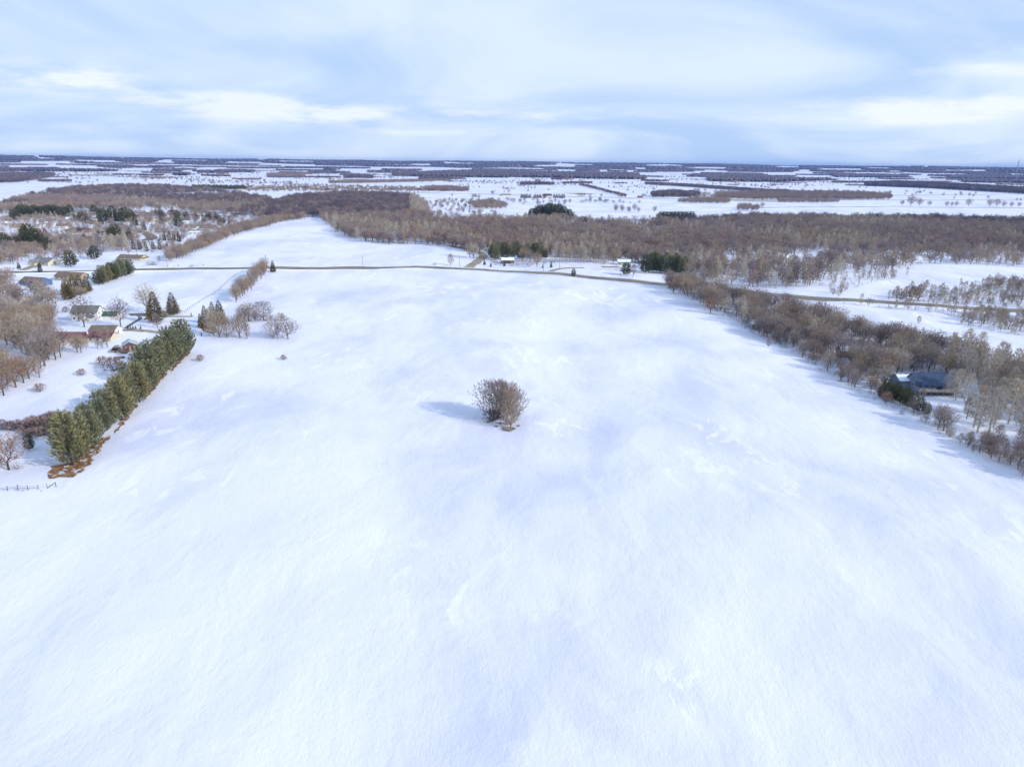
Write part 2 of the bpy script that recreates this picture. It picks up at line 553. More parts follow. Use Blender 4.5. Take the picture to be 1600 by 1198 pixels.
def build_roads():
    road_px = [(-160, 427), (0, 425.5), (150, 423.5), (240, 421), (330, 420), (420, 419.3), (520, 418.6), (620, 418.4), (700, 419.4), (760, 422), (830, 426.5), (900, 432), (960, 437), (1020, 443), (1090, 450), (1200, 460.5), (1300, 469.5), (1413, 475.5), (1507, 481.5), (1600, 486.5), (1760, 495)]
    path = PL(*road_px)
    ribbon('country_road', path, 13.5, M['road'], 0.14, 6, 0.5, 'salt bleached two lane country road crossing behind the big snow field')
    ribbon('road_line', path, 0.22, M['paint_y'], 0.146, 6, 0.0, 'yellow centre line of the country road')
    for s in (-3.4, 3.4):
        ribbon('road_line', path, 0.16, M['paint_w'], 0.146, 6, 0.0, 'white edge line of the country road', off=s)
    for sgn in (-1, 1):
        ribbon('snow_bank', path, 1.6, M['snow'], 0.55, 5, 0.8, 'ploughed snow bank along the ' + ('near' if sgn > 0 else 'far') + ' edge of the country road', off=sgn * 7.9, wobble=.5, seed=sgn + 5)
    ribbon('side_road', PL((730, 419.5), (738, 414), (748, 407), (757, 400), (752, 396), (735, 390), (700, 383.5)), 9, M['gravel'], 0.08, 5, 0.3, 'gravel side road leaving the country road between bare trees', wobble=.1)
    ribbon('driveway', PL((852, 427), (868, 421), (888, 418.6), (912, 418.5)), 6, M['gravel'], 0.09, 5, 0.3, 'curved gravel driveway north of the road')
    ribbon('driveway', PL((940, 417), (955, 417.5), (968, 417)), 9, M['gravel'], 0.09, 5, 0.3, 'bare patch of gravel drive by the yard')
    ribbon('side_road', PL((28, 424), (45, 419), (62, 412), (66, 407)), 7, M['gravel'], 0.1, 5, 0.3, 'driveway curving up to the white gabled house', wobble=.08)
    ribbon('street', PL((160, 345), (172, 347.5), (191, 352), (210, 359), (232, 366.5), (240, 372), (226, 376)), 12, M['asphalt'], 0.08, 6, 0.3, 'grey curving street through the subdivision')
    ribbon('street', PL((140, 343), (160, 345), (190, 343), (225, 345)), 8, M['asphalt'], 0.07, 6, 0.3, 'narrow street across the subdivision')
    ribbon('street', PL((285, 335), (305, 337), (330, 336), (352, 338)), 8, M['asphalt'], 0.07, 6, 0.3, 'short street in front of the far subdivision houses')
    ribbon('street', PL((90, 333), (108, 334), (112, 339), (104, 344)), 7, M['asphalt'], 0.07, 6, 0.3, 'looping street among the conifers')
    # farm drives
    ribbon('farm_drive', PL((203, 491), (222, 493.5), (262, 495), (302, 494.5)), 4.5, M['gravel'], 0.07, 3, 0.3, 'bare gravel drive behind the two spruces', wobble=.15)
    ribbon('farm_yard', PL((203, 492), (215, 491.3), (231, 491.8)), 9, M['asphalt'], 0.085, 3, 0.3, 'dark asphalt turning place by the green roofed garage')
    ribbon('farm_drive', PL((183, 516), (205, 515.5), (235, 517.5), (262, 521), (285, 524)), 4.6, M['gravel'], 0.07, 3, 0.3, 'tan gravel drive in front of the brown roofed garage', wobble=.2)
    ribbon('farm_lane', PL((292, 520), (312, 500), (340, 472), (365, 446), (386, 423)), 6.5, M['packed'], 0.05, 4, 0.3, 'packed snow farm lane running up to the country road', wobble=.1)
    ribbon('driveway', PL((212, 491), (222, 497), (207, 505), (196, 513)), 2.2, M['asphalt'], 0.06, 3, 0.2, 'dark shovelled foot path between the two drives', wobble=.1)
    # far roads
    ribbon('far_road', PL((640, 301), (800, 304.5), (880, 307), (1000, 310), (1150, 312), (1300, 313), (1600, 313)), 13, M['road'], 0.3, 20, 0.4, 'thin distant road across the snowy farmland')
    ribbon('far_road', PL((1170, 325), (1260, 323.5), (1400, 323.5), (1600, 325.5)), 8, M['road'], 0.3, 20, 0.4, 'second distant road in front of the lone field trees')
    ribbon('far_road', PL((1385, 306), (1480, 304.5), (1600, 303.5)), 13, M['road'], 0.3, 20, 0.4, 'far road under the long dark wood')
    # needle litter strip along the pines
    lit = PL((70, 738), (80, 746), (96, 747), (112, 744), (130, 737), (136, 727), (147, 711), (157, 698), (166, 691), (175, 682), (168, 680), (150, 690), (110, 722), (84, 728))
    patch('needle_litter', lit, M['litter'], 0.12, 'rust brown needle litter bared of snow under the row of pines', jitter=1.1)
    for q in ([(178, 677), (190, 666), (205, 648), (216, 634), (212, 630), (190, 655)], [(222, 628), (236, 614), (252, 596), (262, 583), (257, 580), (236, 606)], [(266, 582), (280, 568), (293, 556), (298, 550), (290, 549), (270, 572)], [(150, 712), (158, 705), (164, 698), (160, 694), (150, 702)]):
        patch('needle_litter', PL(*q), M['litter'], 0.12, 'thinner streak of needle litter along the pine row', jitter=.7)
    patch('bare_soil', PL((318, 505), (330, 507), (341, 517), (333, 522), (318, 518), (312, 511)), M['litter'], 0.1, 'bare brown ground under the spruces beside the farm lane')
    patch('dry_grass', PL((783, 667), (790, 665), (800, 667), (803, 670), (797, 673), (789, 672), (784, 670)), M['stubble'], 0.1, 'dry grass showing at the foot of the frontmost clump tree', jitter=.7)
    patch('dry_grass', PL((765, 655), (773, 654), (777, 656), (770, 658)), M['stubble'], 0.1, 'dry grass under the widest clump tree', jitter=.5)
    for q, lab in (([(880, 302), (905, 301.6), (935, 303.4), (900, 304)], 'stubble showing through thin snow beside the far farm'),
                   ([(1100, 311), (1180, 312), (1240, 316), (1170, 315)], 'dry marsh grass in front of the far red brown wood'),
                   ([(105, 272.6), (175, 272.8), (178, 275.2), (108, 275)], 'tan stubble strip in the far field'),
                   ([(390, 266), (470, 266.5), (470, 267.8), (390, 267.6)], 'thin tan stubble strip near the horizon')):
        patch('stubble_strip', PL(*q), M['stubble'], 0.4, lab)


def patch(name, pts, m, lift, label, jitter=0.0, kind='structure'):
    """a draped sheet with an uneven edge"""
    rr = random.Random(len(pts) * 7 + int(lift * 100))
    loop = []
    n = len(pts)
    for i in range(n):
        a, b = pts[i], pts[(i + 1) % n]
        k = max(1, min(30, int((b - a).length / 1.6)))
        for t in range(k):
            q = a.lerp(b, t / k)
            loop.append((q.x + rr.uniform(-1, 1) * jitter, q.y + rr.uniform(-1, 1) * jitter))
    bm = bmesh.new()
    vs = [bm.verts.new((x, y, 0)) for x, y in loop]
    es = [bm.edges.new((vs[i], vs[(i + 1) % len(vs)])) for i in range(len(vs))]
    bmesh.ops.triangle_fill(bm, use_beauty=True, edges=es)
    for _ in range(2):
        long = [e for e in bm.edges if e.calc_length() > 6]
        if long and len(bm.edges) < 5000:
            bmesh.ops.subdivide_edges(bm, edges=long, cuts=1)
            bmesh.ops.triangulate(bm, faces=bm.faces)
    for v in bm.verts:
        v.co.z = hz(v.co.x, v.co.y) + lift
    for f_ in bm.faces:
        f_.normal_update()
        if f_.normal.z < 0: f_.normal_flip()
    me = bpy.data.meshes.new(name); bm.to_mesh(me); bm.free()
    me.materials.append(m)
    o = new_obj(name, me)
    tag(o, label, kind=kind)
    return o


build_roads()


# ------------------------------------------------------------------ tree prototypes
def skeleton(rr, targets, base_nodes, bf=0.35, seg=1.2, sag=0.0):
    pos = [Vector(p) for p in base_nodes]
    par = [-1] + list(range(len(base_nodes) - 1))
    plen = [0.0]
    for i in range(1, len(pos)):
        plen.append(plen[-1] + (pos[i] - pos[i - 1]).length)
    arr = np.array([tuple(p) for p in pos])
    pl = np.array(plen)
    lo = max(1, len(base_nodes) // 3) if len(base_nodes) > 2 else 0
    tips = []
    for t in targets:
        tv = np.array(t)
        d = np.linalg.norm(arr - tv, axis=1)
        up = np.where(arr[:, 2] > tv[2] - 0.15 * d, d * 0.9, 0.0)
        cost = d + bf * pl + up
        cost[:lo] += 1e3
        k = int(np.argmin(cost))
        a = Vector(arr[k]); b = Vector(t)
        dist = (b - a).length
        n = max(1, int(dist / seg))
        pdir = (a - pos[par[k]]).normalized() if par[k] >= 0 else Vector((0, 0, 1))
        ctrl = a + (pdir + Vector((0, 0, 0.35))).normalized() * dist * 0.35
        last = k
        newp = []
        for i in range(1, n + 1):
            s = i / n
            q = a * (1 - s) ** 2 + ctrl * 2 * s * (1 - s) + b * s * s
            q = q + Vector((rr.uniform(-1, 1), rr.uniform(-1, 1), rr.uniform(-1, 1))) * 0.05 * seg
            pos.append(q); par.append(last)
            plen.append(plen[last] + (q - pos[last]).length)
            last = len(pos) - 1
            newp.append(tuple(q))
        arr = np.vstack([arr, newp]); pl = np.array(plen)
        tips.append(last)
    cnt = [0] * len(pos)
    for t in tips:
        k = t
        while k >= 0:
            cnt[k] += 1; k = par[k]
    return pos, par, cnt, tips


def tubes(v, f, pos, par, cnt, r_tip, expo, min_cnt=0, sides=4, r_trunk=None):
    mx = max(cnt)
    for i in range(1, len(pos)):
        if cnt[i] < min_cnt: continue
        a = pos[par[i]]; b = pos[i]
        r0 = r_tip * max(cnt[par[i]], 1) ** expo; r1 = r_tip * max(cnt[i], 1) ** expo
        if par[par[i]] >= 0:
            r0 = min(r0, r1 * 1.6)
        n = sides + 2 if cnt[i] > mx * 0.4 else (sides if cnt[i] > 4 else 3)
        d = b - a
        if d.length < 1e-5: continue
        d.normalize(); u = d.orthogonal().normalized(); w = d.cross(u)
        k = len(v)
        for j in range(n):
            an = 2 * math.pi * j / n
            o = u * math.cos(an) + w * math.sin(an)
            v.append(tuple(a + o * r0)); v.append(tuple(b + o * r1))
        for j in range(n):
            q = (j + 1) % n
            f.append((k + 2 * j, k + 2 * q, k + 2 * q + 1, k + 2 * j + 1))


def spray(v, f, rr, p, d, count, length, width, spread, up=0.0, forkp=0.0):
    d = d.normalized()
    for _ in range(count):
        q = Vector((rr.gauss(0, 1), rr.gauss(0, 1), rr.gauss(0, 1))).normalized()
        e = (d + q * spread + Vector((0, 0, up))).normalized()
        L = length * rr.uniform(0.55, 1.25)
        s = e.cross(Vector((rr.uniform(-1, 1), rr.uniform(-1, 1), rr.uniform(-1, 1)))).normalized() * width * rr.uniform(.6, 1.2)
        st = p + q * length * 0.12
        k = len(v)
        tip = st + e * L + Vector((0, 0, up * L * .2))
        v.append(tuple(st - s * .5)); v.append(tuple(st + s * .5)); v.append(tuple(tip))
        f.append((k, k + 1, k + 2))


def env_targets(rr, n, H, kind):
    ph = [rr.uniform(0, 6.3) for _ in range(6)]
    out = []
    while len(out) < n:
        th = rr.uniform(0, 2 * math.pi)
        cz = rr.uniform(-1, 1)
        rad = rr.random() ** 0.42
        lump = 1 + 0.13 * math.sin(3 * th + ph[0]) + 0.10 * math.sin(5 * th + 4 * cz + ph[1]) + 0.08 * math.sin(9 * th - 6 * cz + ph[2])
        s = math.sqrt(1 - cz * cz)
        if kind == 'round':
            rx, rz, c = 0.41 * H, 0.39 * H, 0.59 * H
            p = Vector((math.cos(th) * s * rx, math.sin(th) * s * rx, cz * rz)) * rad * lump + Vector((0, 0, c))
        elif kind == 'vase':
            # fan: wide above, narrow below
            z = (0.16 + 0.82 * rr.random() ** 0.8)
            wmax = 0.50 * math.sin(min(1.0, (z - 0.06) / 0.72) * math.pi * 0.60) ** 0.8 * math.sqrt(max(0.02, 1 - max(0, (z - 0.62) / 0.40) ** 2))
            p = Vector((math.cos(th), math.sin(th), 0)) * wmax * H * rad * lump + Vector((0, 0, z * H))
        elif kind == 'tall':
            z = 0.22 + 0.76 * rr.random()
            wmax = 0.17 * math.sin((z - 0.12) / 0.9 * math.pi) ** 0.7
            p = Vector((math.cos(th), math.sin(th), 0)) * wmax * H * rad * lump + Vector((0, 0, z * H))
        elif kind == 'young':
            z = 0.18 + 0.8 * rr.random() ** 0.9
            wmax = 0.24 * math.sin((z - 0.08) / 0.95 * math.pi) ** 0.8
            p = Vector((math.cos(th), math.sin(th), 0)) * wmax * H * rad * lump + Vector((0, 0, z * H))
        else:  # shrub
            z = rr.random() ** 0.8
            wmax = 0.75 * math.sqrt(max(0.05, 1 - (z - 0.25) ** 2 / 0.6))
            p = Vector((math.cos(th), math.sin(th), 0)) * wmax * H * rad * lump + Vector((0, 0, (0.12 + 0.86 * z) * H))
        out.append(p)
    out.sort(key=lambda p: (p - Vector((0, 0, 0.25 * H))).length)
    return [tuple(p) for p in out]


PROTO = {}      # name -> list of (trunk mesh, crown mesh, merged mesh object)


def register(key, H, tv, tf, cv, cf, mtrunk, mcrown, extra=None):
    """extra: (verts, faces, material) of leaves that belong to the crown"""
    i = len(PROTO.get(key, []))
    tm = mesh(key + '_trunk', tv, tf, mtrunk)
    mats = [mcrown]
    fm = [0] * len(cf)
    cv = list(cv); cf = list(cf)
    if extra:
        ev, ef, em = extra
        b = len(cv)
        cv += ev; cf += [tuple(b + k for k in q) for q in ef]
        mats.append(em); fm += [1] * len(ef)
    cm = mesh(key + '_crown', cv, cf, mats, fm)
    b = len(tv)
    mv = list(tv) + cv
    mf = list(tf) + [tuple(b + k for k in q) for q in cf]
    mm = mesh(key + '_whole', mv, mf, [mtrunk] + mats, [0] * len(tf) + [k + 1 for k in fm])
    mo = bpy.data.objects.new(key + '_source', mm)      # never linked: read by the geometry nodes only
    PROTO.setdefault(key, []).append((tm, cm, mo, H))


def bare(key, seed, H, kind, n, tw, tl, twd, mtrunk, mcrown, r_tip=0.016, leaves=None, bf=0.3, trunk_min=6, expo=0.5, spread=0.55, lean=0.0, clear=None):
    rr = random.Random(seed)
    h0 = (clear if clear is not None else {'round': 0.22, 'vase': 0.08, 'tall': 0.55, 'young': 0.4, 'shrub': 0.05}[kind]) * H
    k = max(3, int(h0 / 0.9))
    base = [(lean * H * (i / k) ** 2 + rr.uniform(-.04, .04) * (i > 0) * H * .1, rr.uniform(-.04, .04) * (i > 0) * H * .1, h0 * i / k) for i in range(k + 1)]
    if kind == 'tall':
        top = 0.92 * H
        m = 6
        for i in range(1, m + 1):
            z = h0 + (top - h0) * i / m
            base.append((base[-1][0] + rr.uniform(-.15, .15), base[-1][1] + rr.uniform(-.15, .15), z))
    tg = env_targets(rr, n, H, kind)
    pos, par, cnt, tips = skeleton(rr, tg, base, bf=bf, seg=max(0.9, H / 14))
    tv, tf, cv, cf = [], [], [], []
    tubes(tv, tf, pos, par, cnt, r_tip, expo, min_cnt=trunk_min)
    # root flare
    # fine branches belong to the crown
    for i in range(1, len(pos)):
        if cnt[i] < trunk_min and par[i] >= 0:
            a = pos[par[i]]; b = pos[i]
            d = (b - a)
            if d.length < 1e-5: continue
            d.normalize(); u = d.orthogonal().normalized(); w = d.cross(u)
            r0 = r_tip * max(min(cnt[par[i]], trunk_min), 1) ** expo * 1.1; r1 = r_tip * max(cnt[i], 1) ** expo * 0.9
            q = len(cv)
            for an in (0, 2.094, 4.189):
                o = u * math.cos(an) + w * math.sin(an)
                cv.append(tuple(a + o * r0)); cv.append(tuple(b + o * r1))
            for j in range(3):
                jj = (j + 1) % 3
                cf.append((q + 2 * j, q + 2 * jj, q + 2 * jj + 1, q + 2 * j + 1))
    cen = Vector((0, 0, 0.45 * H))
    lv, lf = [], []
    for t in tips:
        p = pos[t]
        d = (p - pos[par[t]]).normalized() + (p - cen).normalized() * 0.6
        spray(cv, cf, rr, p, d, tw, tl, twd, spread, up=0.15)
        # side twigs on the way in
        k = par[t]
        if k > 0 and cnt[k] < trunk_min * 2:
            spray(cv, cf, rr, pos[k], d, max(1, tw // 2), tl * 0.8, twd, 0.9, up=0.1)
        if leaves and rr.random() < leaves[1]:
            for _ in range(leaves[2]):
                c = p + Vector((rr.gauss(0, 1), rr.gauss(0, 1), rr.gauss(0, 1))) * leaves[3]
                s = leaves[4] * rr.uniform(.6, 1.3)
                u = Vector((rr.uniform(-1, 1), rr.uniform(-1, 1), rr.uniform(-.6, .6))).normalized() * s
                w = Vector((rr.uniform(-1, 1), rr.uniform(-1, 1), rr.uniform(-1, 1))).normalized() * s
                q = len(lv)
                lv += [tuple(c - u), tuple(c - w * .7), tuple(c + u), tuple(c + w * .7)]
                lf.append((q, q + 1, q + 2, q + 3))
    register(key, H, tv, tf, cv, cf, mtrunk, mcrown, (lv, lf, leaves[0]) if leaves else None)


def shrub(key, seed, H, n, tw, tl, twd, m, mb):
    rr = random.Random(seed)
    tg = env_targets(rr, n, H, 'shrub')
    tv, tf, cv, cf = [], [], [], []
    for s in range(5):
        a = s * 1.257 + rr.uniform(-.3, .3)
        base = [(0, 0, 0), (math.cos(a) * .12 * H, math.sin(a) * .12 * H, .1 * H), (math.cos(a) * .25 * H, math.sin(a) * .25 * H, .25 * H)]
        sub = [t for t in tg if int(((math.atan2(t[1], t[0]) % 6.283) / 1.257)) == s]
        if not sub: continue
        pos, par, cnt, tips = skeleton(rr, sub, base, bf=.2, seg=.5)
        tubes(tv, tf, pos, par, cnt, .012, .5, min_cnt=4, sides=3)
        for t in tips:
            spray(cv, cf, rr, pos[t], pos[t] - Vector((0, 0, 0.1 * H)), tw, tl, twd, .6, up=.3)
            k = par[t]
            if k > 0:
                d = pos[t] - pos[k]
                spray(cv, cf, rr, pos[k], d, 1, d.length * 1.1 + .1, twd, .05)
    register(key, H, tv, tf, cv, cf, mb, m)


def conifer(key, seed, H, wid, m, mb, whorls, nb, tuft, blades, bl, bw, rise, z0=0.08, prof=0.8, droop=0.0, trunk_r=0.22, tufts_up=0.5, tspread=.55):
    """whorls of boughs that carry sprays of needles"""
    rr = random.Random(seed)
    tv, tf, cv, cf = [], [], [], []
    nodes = [(rr.uniform(-.1, .1) * (i > 0), rr.uniform(-.1, .1) * (i > 0), H * 0.97 * i / 8) for i in range(9)]
    for i in range(8):
        a, b = Vector(nodes[i]), Vector(nodes[i + 1])
        r0 = trunk_r * (1 - i / 8.5); r1 = trunk_r * (1 - (i + 1) / 8.5)
        mbx = MB(); mbx.tube(a, b, r0, r1, 6)
        k = len(tv); tv += mbx.v; tf += [tuple(k + q for q in fc) for fc in mbx.f[:6]]
    ph = rr.uniform(0, 6.3)
    for w in range(whorls):
        t = z0 + (1 - z0) * (w + rr.uniform(-.2, .2)) / whorls
        t = min(max(t, z0), 0.985)
        u = (t - z0) / (1 - z0)
        rad = wid * ((1 - u) ** prof) * min(1, 0.55 + u * 4)
        n = max(3, int(nb * (0.5 + 0.5 * (1 - u))))
        for b in range(n):
            an = ph + b * 2 * math.pi / n + rr.uniform(-.25, .25) + w * 0.9
            L = rad * rr.uniform(.72, 1.15) * (1 + .08 * math.sin(3 * an + seed))
            dr = Vector((math.cos(an), math.sin(an), 0))
            st = Vector((0, 0, t * H))
            end = st + dr * L + Vector((0, 0, rise * L * (1 - droop * (1 - u)) - droop * L * .45))
            if L > 0.8:
                mbx = MB(); mbx.tube(st, end, trunk_r * .22, .02, 3)
                k = len(tv); tv += mbx.v; tf += [tuple(k + q for q in fc) for fc in mbx.f[:3]]
            nt = max(1, int(tuft * L / wid + .5))
            for s in range(nt):
                fr = 1 - (s / max(1, nt)) * 0.72
                p = st.lerp(end, fr) + Vector((rr.uniform(-1, 1), rr.uniform(-1, 1), rr.uniform(-.5, .5))) * 0.12 * L
                d = (dr + Vector((0, 0, tufts_up))).normalized()
                spray(cv, cf, rr, p, d, blades, bl, bw, tspread, up=0.12)
    spray(cv, cf, rr, Vector((0, 0, H * .95)), Vector((0, 0, 1)), blades, bl, bw, .35)
    register(key, H, tv, tf, cv, cf, mb, m)


# near, detailed kinds
for s in range(3):
    bare('fan_tree', 100 + s, 16, 'vase', 560, 12, 1.1, 0.05, M['bark_tan'], M['twig' if s != 1 else 'twig_tan'], r_tip=0.016, bf=0.8, spread=.4)
for s in range(4):
    bare('round_tree', 120 + s, 15, 'round', 430, 11, 1.05, 0.055, M['bark'], M['twig'], r_tip=0.016, bf=0.6)
for s in range(2):
    bare('grey_tree', 130 + s, 15, 'round', 400, 11, 1.05, 0.055, M['bark'], M['twig_pale' if s else 'twig_tan'], r_tip=0.016, bf=0.6)
for s in range(3):
    bare('pale_tree', 140 + s, 18, 'tall', 280, 9, 1.2, 0.055, M['bark_pale'], M['twig_pale' if s < 2 else 'twig_tan'], r_tip=0.018, bf=0.25, clear=.3)
for s in range(3):
    bare('young_tree', 150 + s, 10, 'young', 230, 8, 0.9, 0.045, M['bark_tan' if s == 1 else 'bark'], M['twig_red' if s == 1 else 'twig'], r_tip=0.012, bf=.45)
for s in range(3):
    bare('oak_tree', 160 + s, 12, 'round', 300, 5, .8, 0.05, M['bark_dark'], M['twig'], r_tip=0.015, bf=.5, leaves=(M['oak_leaf' if s != 1 else 'oak_leaf_tan'], .9, 9, .45, .16))
for s in range(3):
    shrub('shrub', 170 + s, 3.2, 90, 5, .55, .045, M[('twig', 'twig_red', 'twig_tan')[s]], M['bark'])
for s in range(2):
    shrub('brush', 176 + s, 3.0, 170, 8, .6, .06, M['twig_dark' if s else 'twig_red'], M['bark_dark'])
for s in range(3):
    conifer('row_pine', 180 + s, 17, 5.4, M['pine'], M['bark_dark'], 21, 9, 4, 30, 1.35, .11, .72, z0=.02, prof=.48, trunk_r=.25, tufts_up=1.0, tspread=.36)
for s in range(2):
    conifer('spruce', 190 + s, 14, 4.0, M['spruce'], M['bark_dark'], 26, 11, 6, 12, .8, .16, -.05, z0=.09, prof=.85, droop=.35, tufts_up=.05, trunk_r=.2)
for s in range(2):
    conifer('yard_spruce', 195 + s, 10, 2.3, M['cone_tree'], M['bark_dark'], 16, 8, 4, 9, .8, .24, .05, z0=.04, prof=.9, droop=.1, tufts_up=.3, trunk_r=.15)
for s in range(2):
    conifer('round_pine', 198 + s, 11, 4.2, M['pine_dark'], M['bark_dark'], 16, 9, 5, 10, 1.0, .24, .35, z0=.06, prof=.5, tufts_up=.6, trunk_r=.18)
# far kinds, for the woods
for s in range(3):
    bare('wood_round', 200 + s, 15, 'round', 105, 9, 1.6, 0.17, M['bark'], M[('twig', 'twig', 'twig_red')[s]], r_tip=0.03, trunk_min=4, spread=.6, bf=.5)
for s in range(2):
    bare('wood_dark', 230 + s, 15, 'round', 105, 9, 1.6, 0.17, M['bark_dark'], M['twig_dark'], r_tip=0.03, trunk_min=4, spread=.6, bf=.5)
bare('wood_tan', 205, 14, 'round', 95, 9, 1.5, 0.17, M['bark_tan'], M['twig_tan'], r_tip=0.03, trunk_min=4, spread=.6, bf=.5)
for s in range(2):
    bare('wood_tall', 207 + s, 15, 'tall', 64, 9, 1.5, 0.15, M['bark_pale'], M['twig_pale' if s else 'twig_tan'], r_tip=0.035, trunk_min=4, bf=.12, clear=.3)
bare('wood_oak', 209, 12, 'round', 60, 5, 1.3, 0.14, M['bark_dark'], M['twig_red'], r_tip=0.03, trunk_min=4, leaves=(M['oak_leaf'], .9, 4, .6, .4))
conifer('wood_pine', 211, 15, 4.5, M['pine_dark'], M['bark_dark'], 11, 6, 3, 6, 1.8, .55, .3, z0=.2, prof=.55, tufts_up=.5)
shrub('wood_shrub', 213, 3.0, 26, 5, .8, .10, M['twig'], M['bark'])

COUNTS = {}
ORD = ['first', 'second', 'third', 'fourth', 'fifth', 'sixth', 'seventh', 'eighth', 'ninth', 'tenth', 'eleventh', 'twelfth', 'thirteenth', 'fourteenth', 'fifteenth', 'sixteenth', 'seventeenth', 'eighteenth', 'nineteenth', 'twentieth']
ORD += ['twenty-' + q for q in ORD[:9]] + ['thirtieth'] + ['thirty-' + q for q in ORD[:9]] + ['fortieth'] + ['forty-' + q for q in ORD[:9]] + ['fiftieth'] + ['fifty-' + q for q in ORD[:9]] + ['sixtieth']
SERIES = {}


def nth(key):
    k = SERIES.get(key, 0); SERIES[key] = k + 1
    return ORD[min(k, len(ORD) - 1)]


def place(key, p, H, label, cat='tree', group=None, name=None, rz=None, var=None, wide=1.0):
    lst = PROTO[key]
    tm, cm, mo, h0 = lst[var % len(lst)] if var is not None else rnd.choice(lst)
    s = H / h0
    nm = name or {'shrub': 'shrub', 'row_pine': 'pine_tree', 'spruce': 'spruce_tree', 'yard_spruce': 'spruce_tree', 'round_pine': 'pine_tree', 'oak_tree': 'oak_tree', 'brush': 'shrub'}.get(key, 'bare_tree')
    t = thing(nm, label, cat, (p.x, p.y, hz(p.x, p.y) - 0.05), rnd.uniform(0, 6.28) if rz is None else rz, group, (s * wide, s * wide, s))
    new_obj('stems' if nm == 'shrub' else 'trunk', tm, t)
    new_obj('twigs' if nm == 'shrub' else 'crown', cm, t)
    COUNTS[nm] = COUNTS.get(nm, 0) + 1
    return t


def place_px(key, px, py, hpx, label, **kw):
    p = P(px, py)
    return place(key, p, upm(p, hpx), label, **kw)


# ------------------------------------------------------------------ woods by geometry nodes (stuff)
def in_poly(x, y, poly):
    c = False
    j = len(poly) - 1
    for i in range(len(poly)):
        xi, yi = poly[i]; xj, yj = poly[j]
        if (yi > y) != (yj > y) and x < (xj - xi) * (y - yi) / (yj - yi) + xi:
            c = not c
        j = i
    return c


def to_px(x, y, z=0.0):
    v = CAMROT.transposed() @ Vector((x, y, z - CAM_H))
    return 800 + FPX * v.x / -v.z, 599 - FPX * v.y / -v.z


def scatter_poly(poly_px, spacing, seed, dens=None, holes=()):
    rr = random.Random(seed)
    w = [P(*q) for q in poly_px]
    wp = [(p.x, p.y) for p in w]
    hp = [[(P(*q).x, P(*q).y) for q in h] for h in holes]
    x0, x1 = min(p[0] for p in wp), max(p[0] for p in wp)
    y0, y1 = min(p[1] for p in wp), max(p[1] for p in wp)
    out = []
    nx, ny = int((x1 - x0) / spacing) + 1, int((y1 - y0) / spacing) + 1
    for i in range(nx):
        for j in range(ny):
            x = x0 + (i + rr.uniform(-.1, 1.1)) * spacing; y = y0 + (j + rr.uniform(-.1, 1.1)) * spacing
            if not in_poly(x, y, wp): continue
            if any(in_poly(x, y, h) for h in hp): continue
            if dens is not None and rr.random() > dens(x, y): continue
            out.append((x, y))
    return out


GN = {}


def gn_group(keys):
    tkey = tuple(keys)
    if tkey in GN: return GN[tkey]
    ng = bpy.data.node_groups.new('scatter', 'GeometryNodeTree')
    ng.interface.new_socket('Geometry', in_out='INPUT', socket_type='NodeSocketGeometry')
    ng.interface.new_socket('Geometry', in_out='OUTPUT', socket_type='NodeSocketGeometry')
    n, l = ng.nodes, ng.links
    gi = n.new('NodeGroupInput'); go = n.new('NodeGroupOutput')
    jn = n.new('GeometryNodeJoinGeometry')
    objs = [q[2] for k in keys for q in PROTO[k]]
    for o in reversed(objs):
        oi = n.new('GeometryNodeObjectInfo'); oi.inputs['Object'].default_value = o; oi.inputs['As Instance'].default_value = False
        g2 = n.new('GeometryNodeGeometryToInstance')
        l.new(oi.outputs['Geometry'], g2.inputs[0]); l.new(g2.outputs[0], jn.inputs[0])
    ip = n.new('GeometryNodeInstanceOnPoints')
    ip.inputs['Pick Instance'].default_value = True

    def attr(name, typ):
        a = n.new('GeometryNodeInputNamedAttribute'); a.data_type = typ; a.inputs['Name'].default_value = name
        return a.outputs[0]
    l.new(gi.outputs[0], ip.inputs['Points']); l.new(jn.outputs[0], ip.inputs['Instance'])
    l.new(attr('pick', 'INT'), ip.inputs['Instance Index'])
    l.new(attr('turn', 'FLOAT_VECTOR'), ip.inputs['Rotation'])
    l.new(attr('size', 'FLOAT_VECTOR'), ip.inputs['Scale'])
    l.new(ip.outputs[0], go.inputs[0])
    GN[tkey] = (ng, len(objs))
    return GN[tkey]


def scatter_obj(name, pts, keys, hr, label, weights=None, seed=3, kind='stuff', pick=None):
    """pts: [(x, y)]; hr: (min, max) size factor of the source trees"""
    rr = random.Random(seed)
    ng, cnt = gn_group(keys)
    me = bpy.data.meshes.new(name)
    n = len(pts)
    xs = np.array([p[0] for p in pts]); ys = np.array([p[1] for p in pts])
    zs = height(xs, ys) - 0.1
    me.from_pydata(np.stack([xs, ys, zs], 1).tolist(), [], [])
    a = me.attributes.new('pick', 'INT', 'POINT')
    a.data.foreach_set('value', [(pick(p, rr) if pick else rr.randrange(cnt)) for p in pts])
    a = me.attributes.new('turn', 'FLOAT_VECTOR', 'POINT')
    a.data.foreach_set('vector', [q for _ in pts for q in (0.0, 0.0, rr.uniform(0, 6.28))])
    a = me.attributes.new('size', 'FLOAT_VECTOR', 'POINT')
    sz = []
    for _ in pts:
        s = rr.uniform(*hr); w = s * rr.uniform(.9, 1.15)
        sz += [w, w, s]
    a.data.foreach_set('vector', sz)
    o = new_obj(name, me)
    md = o.modifiers.new('scatter', 'NODES'); md.node_group = ng
    tag(o, label, kind=kind)
    return o


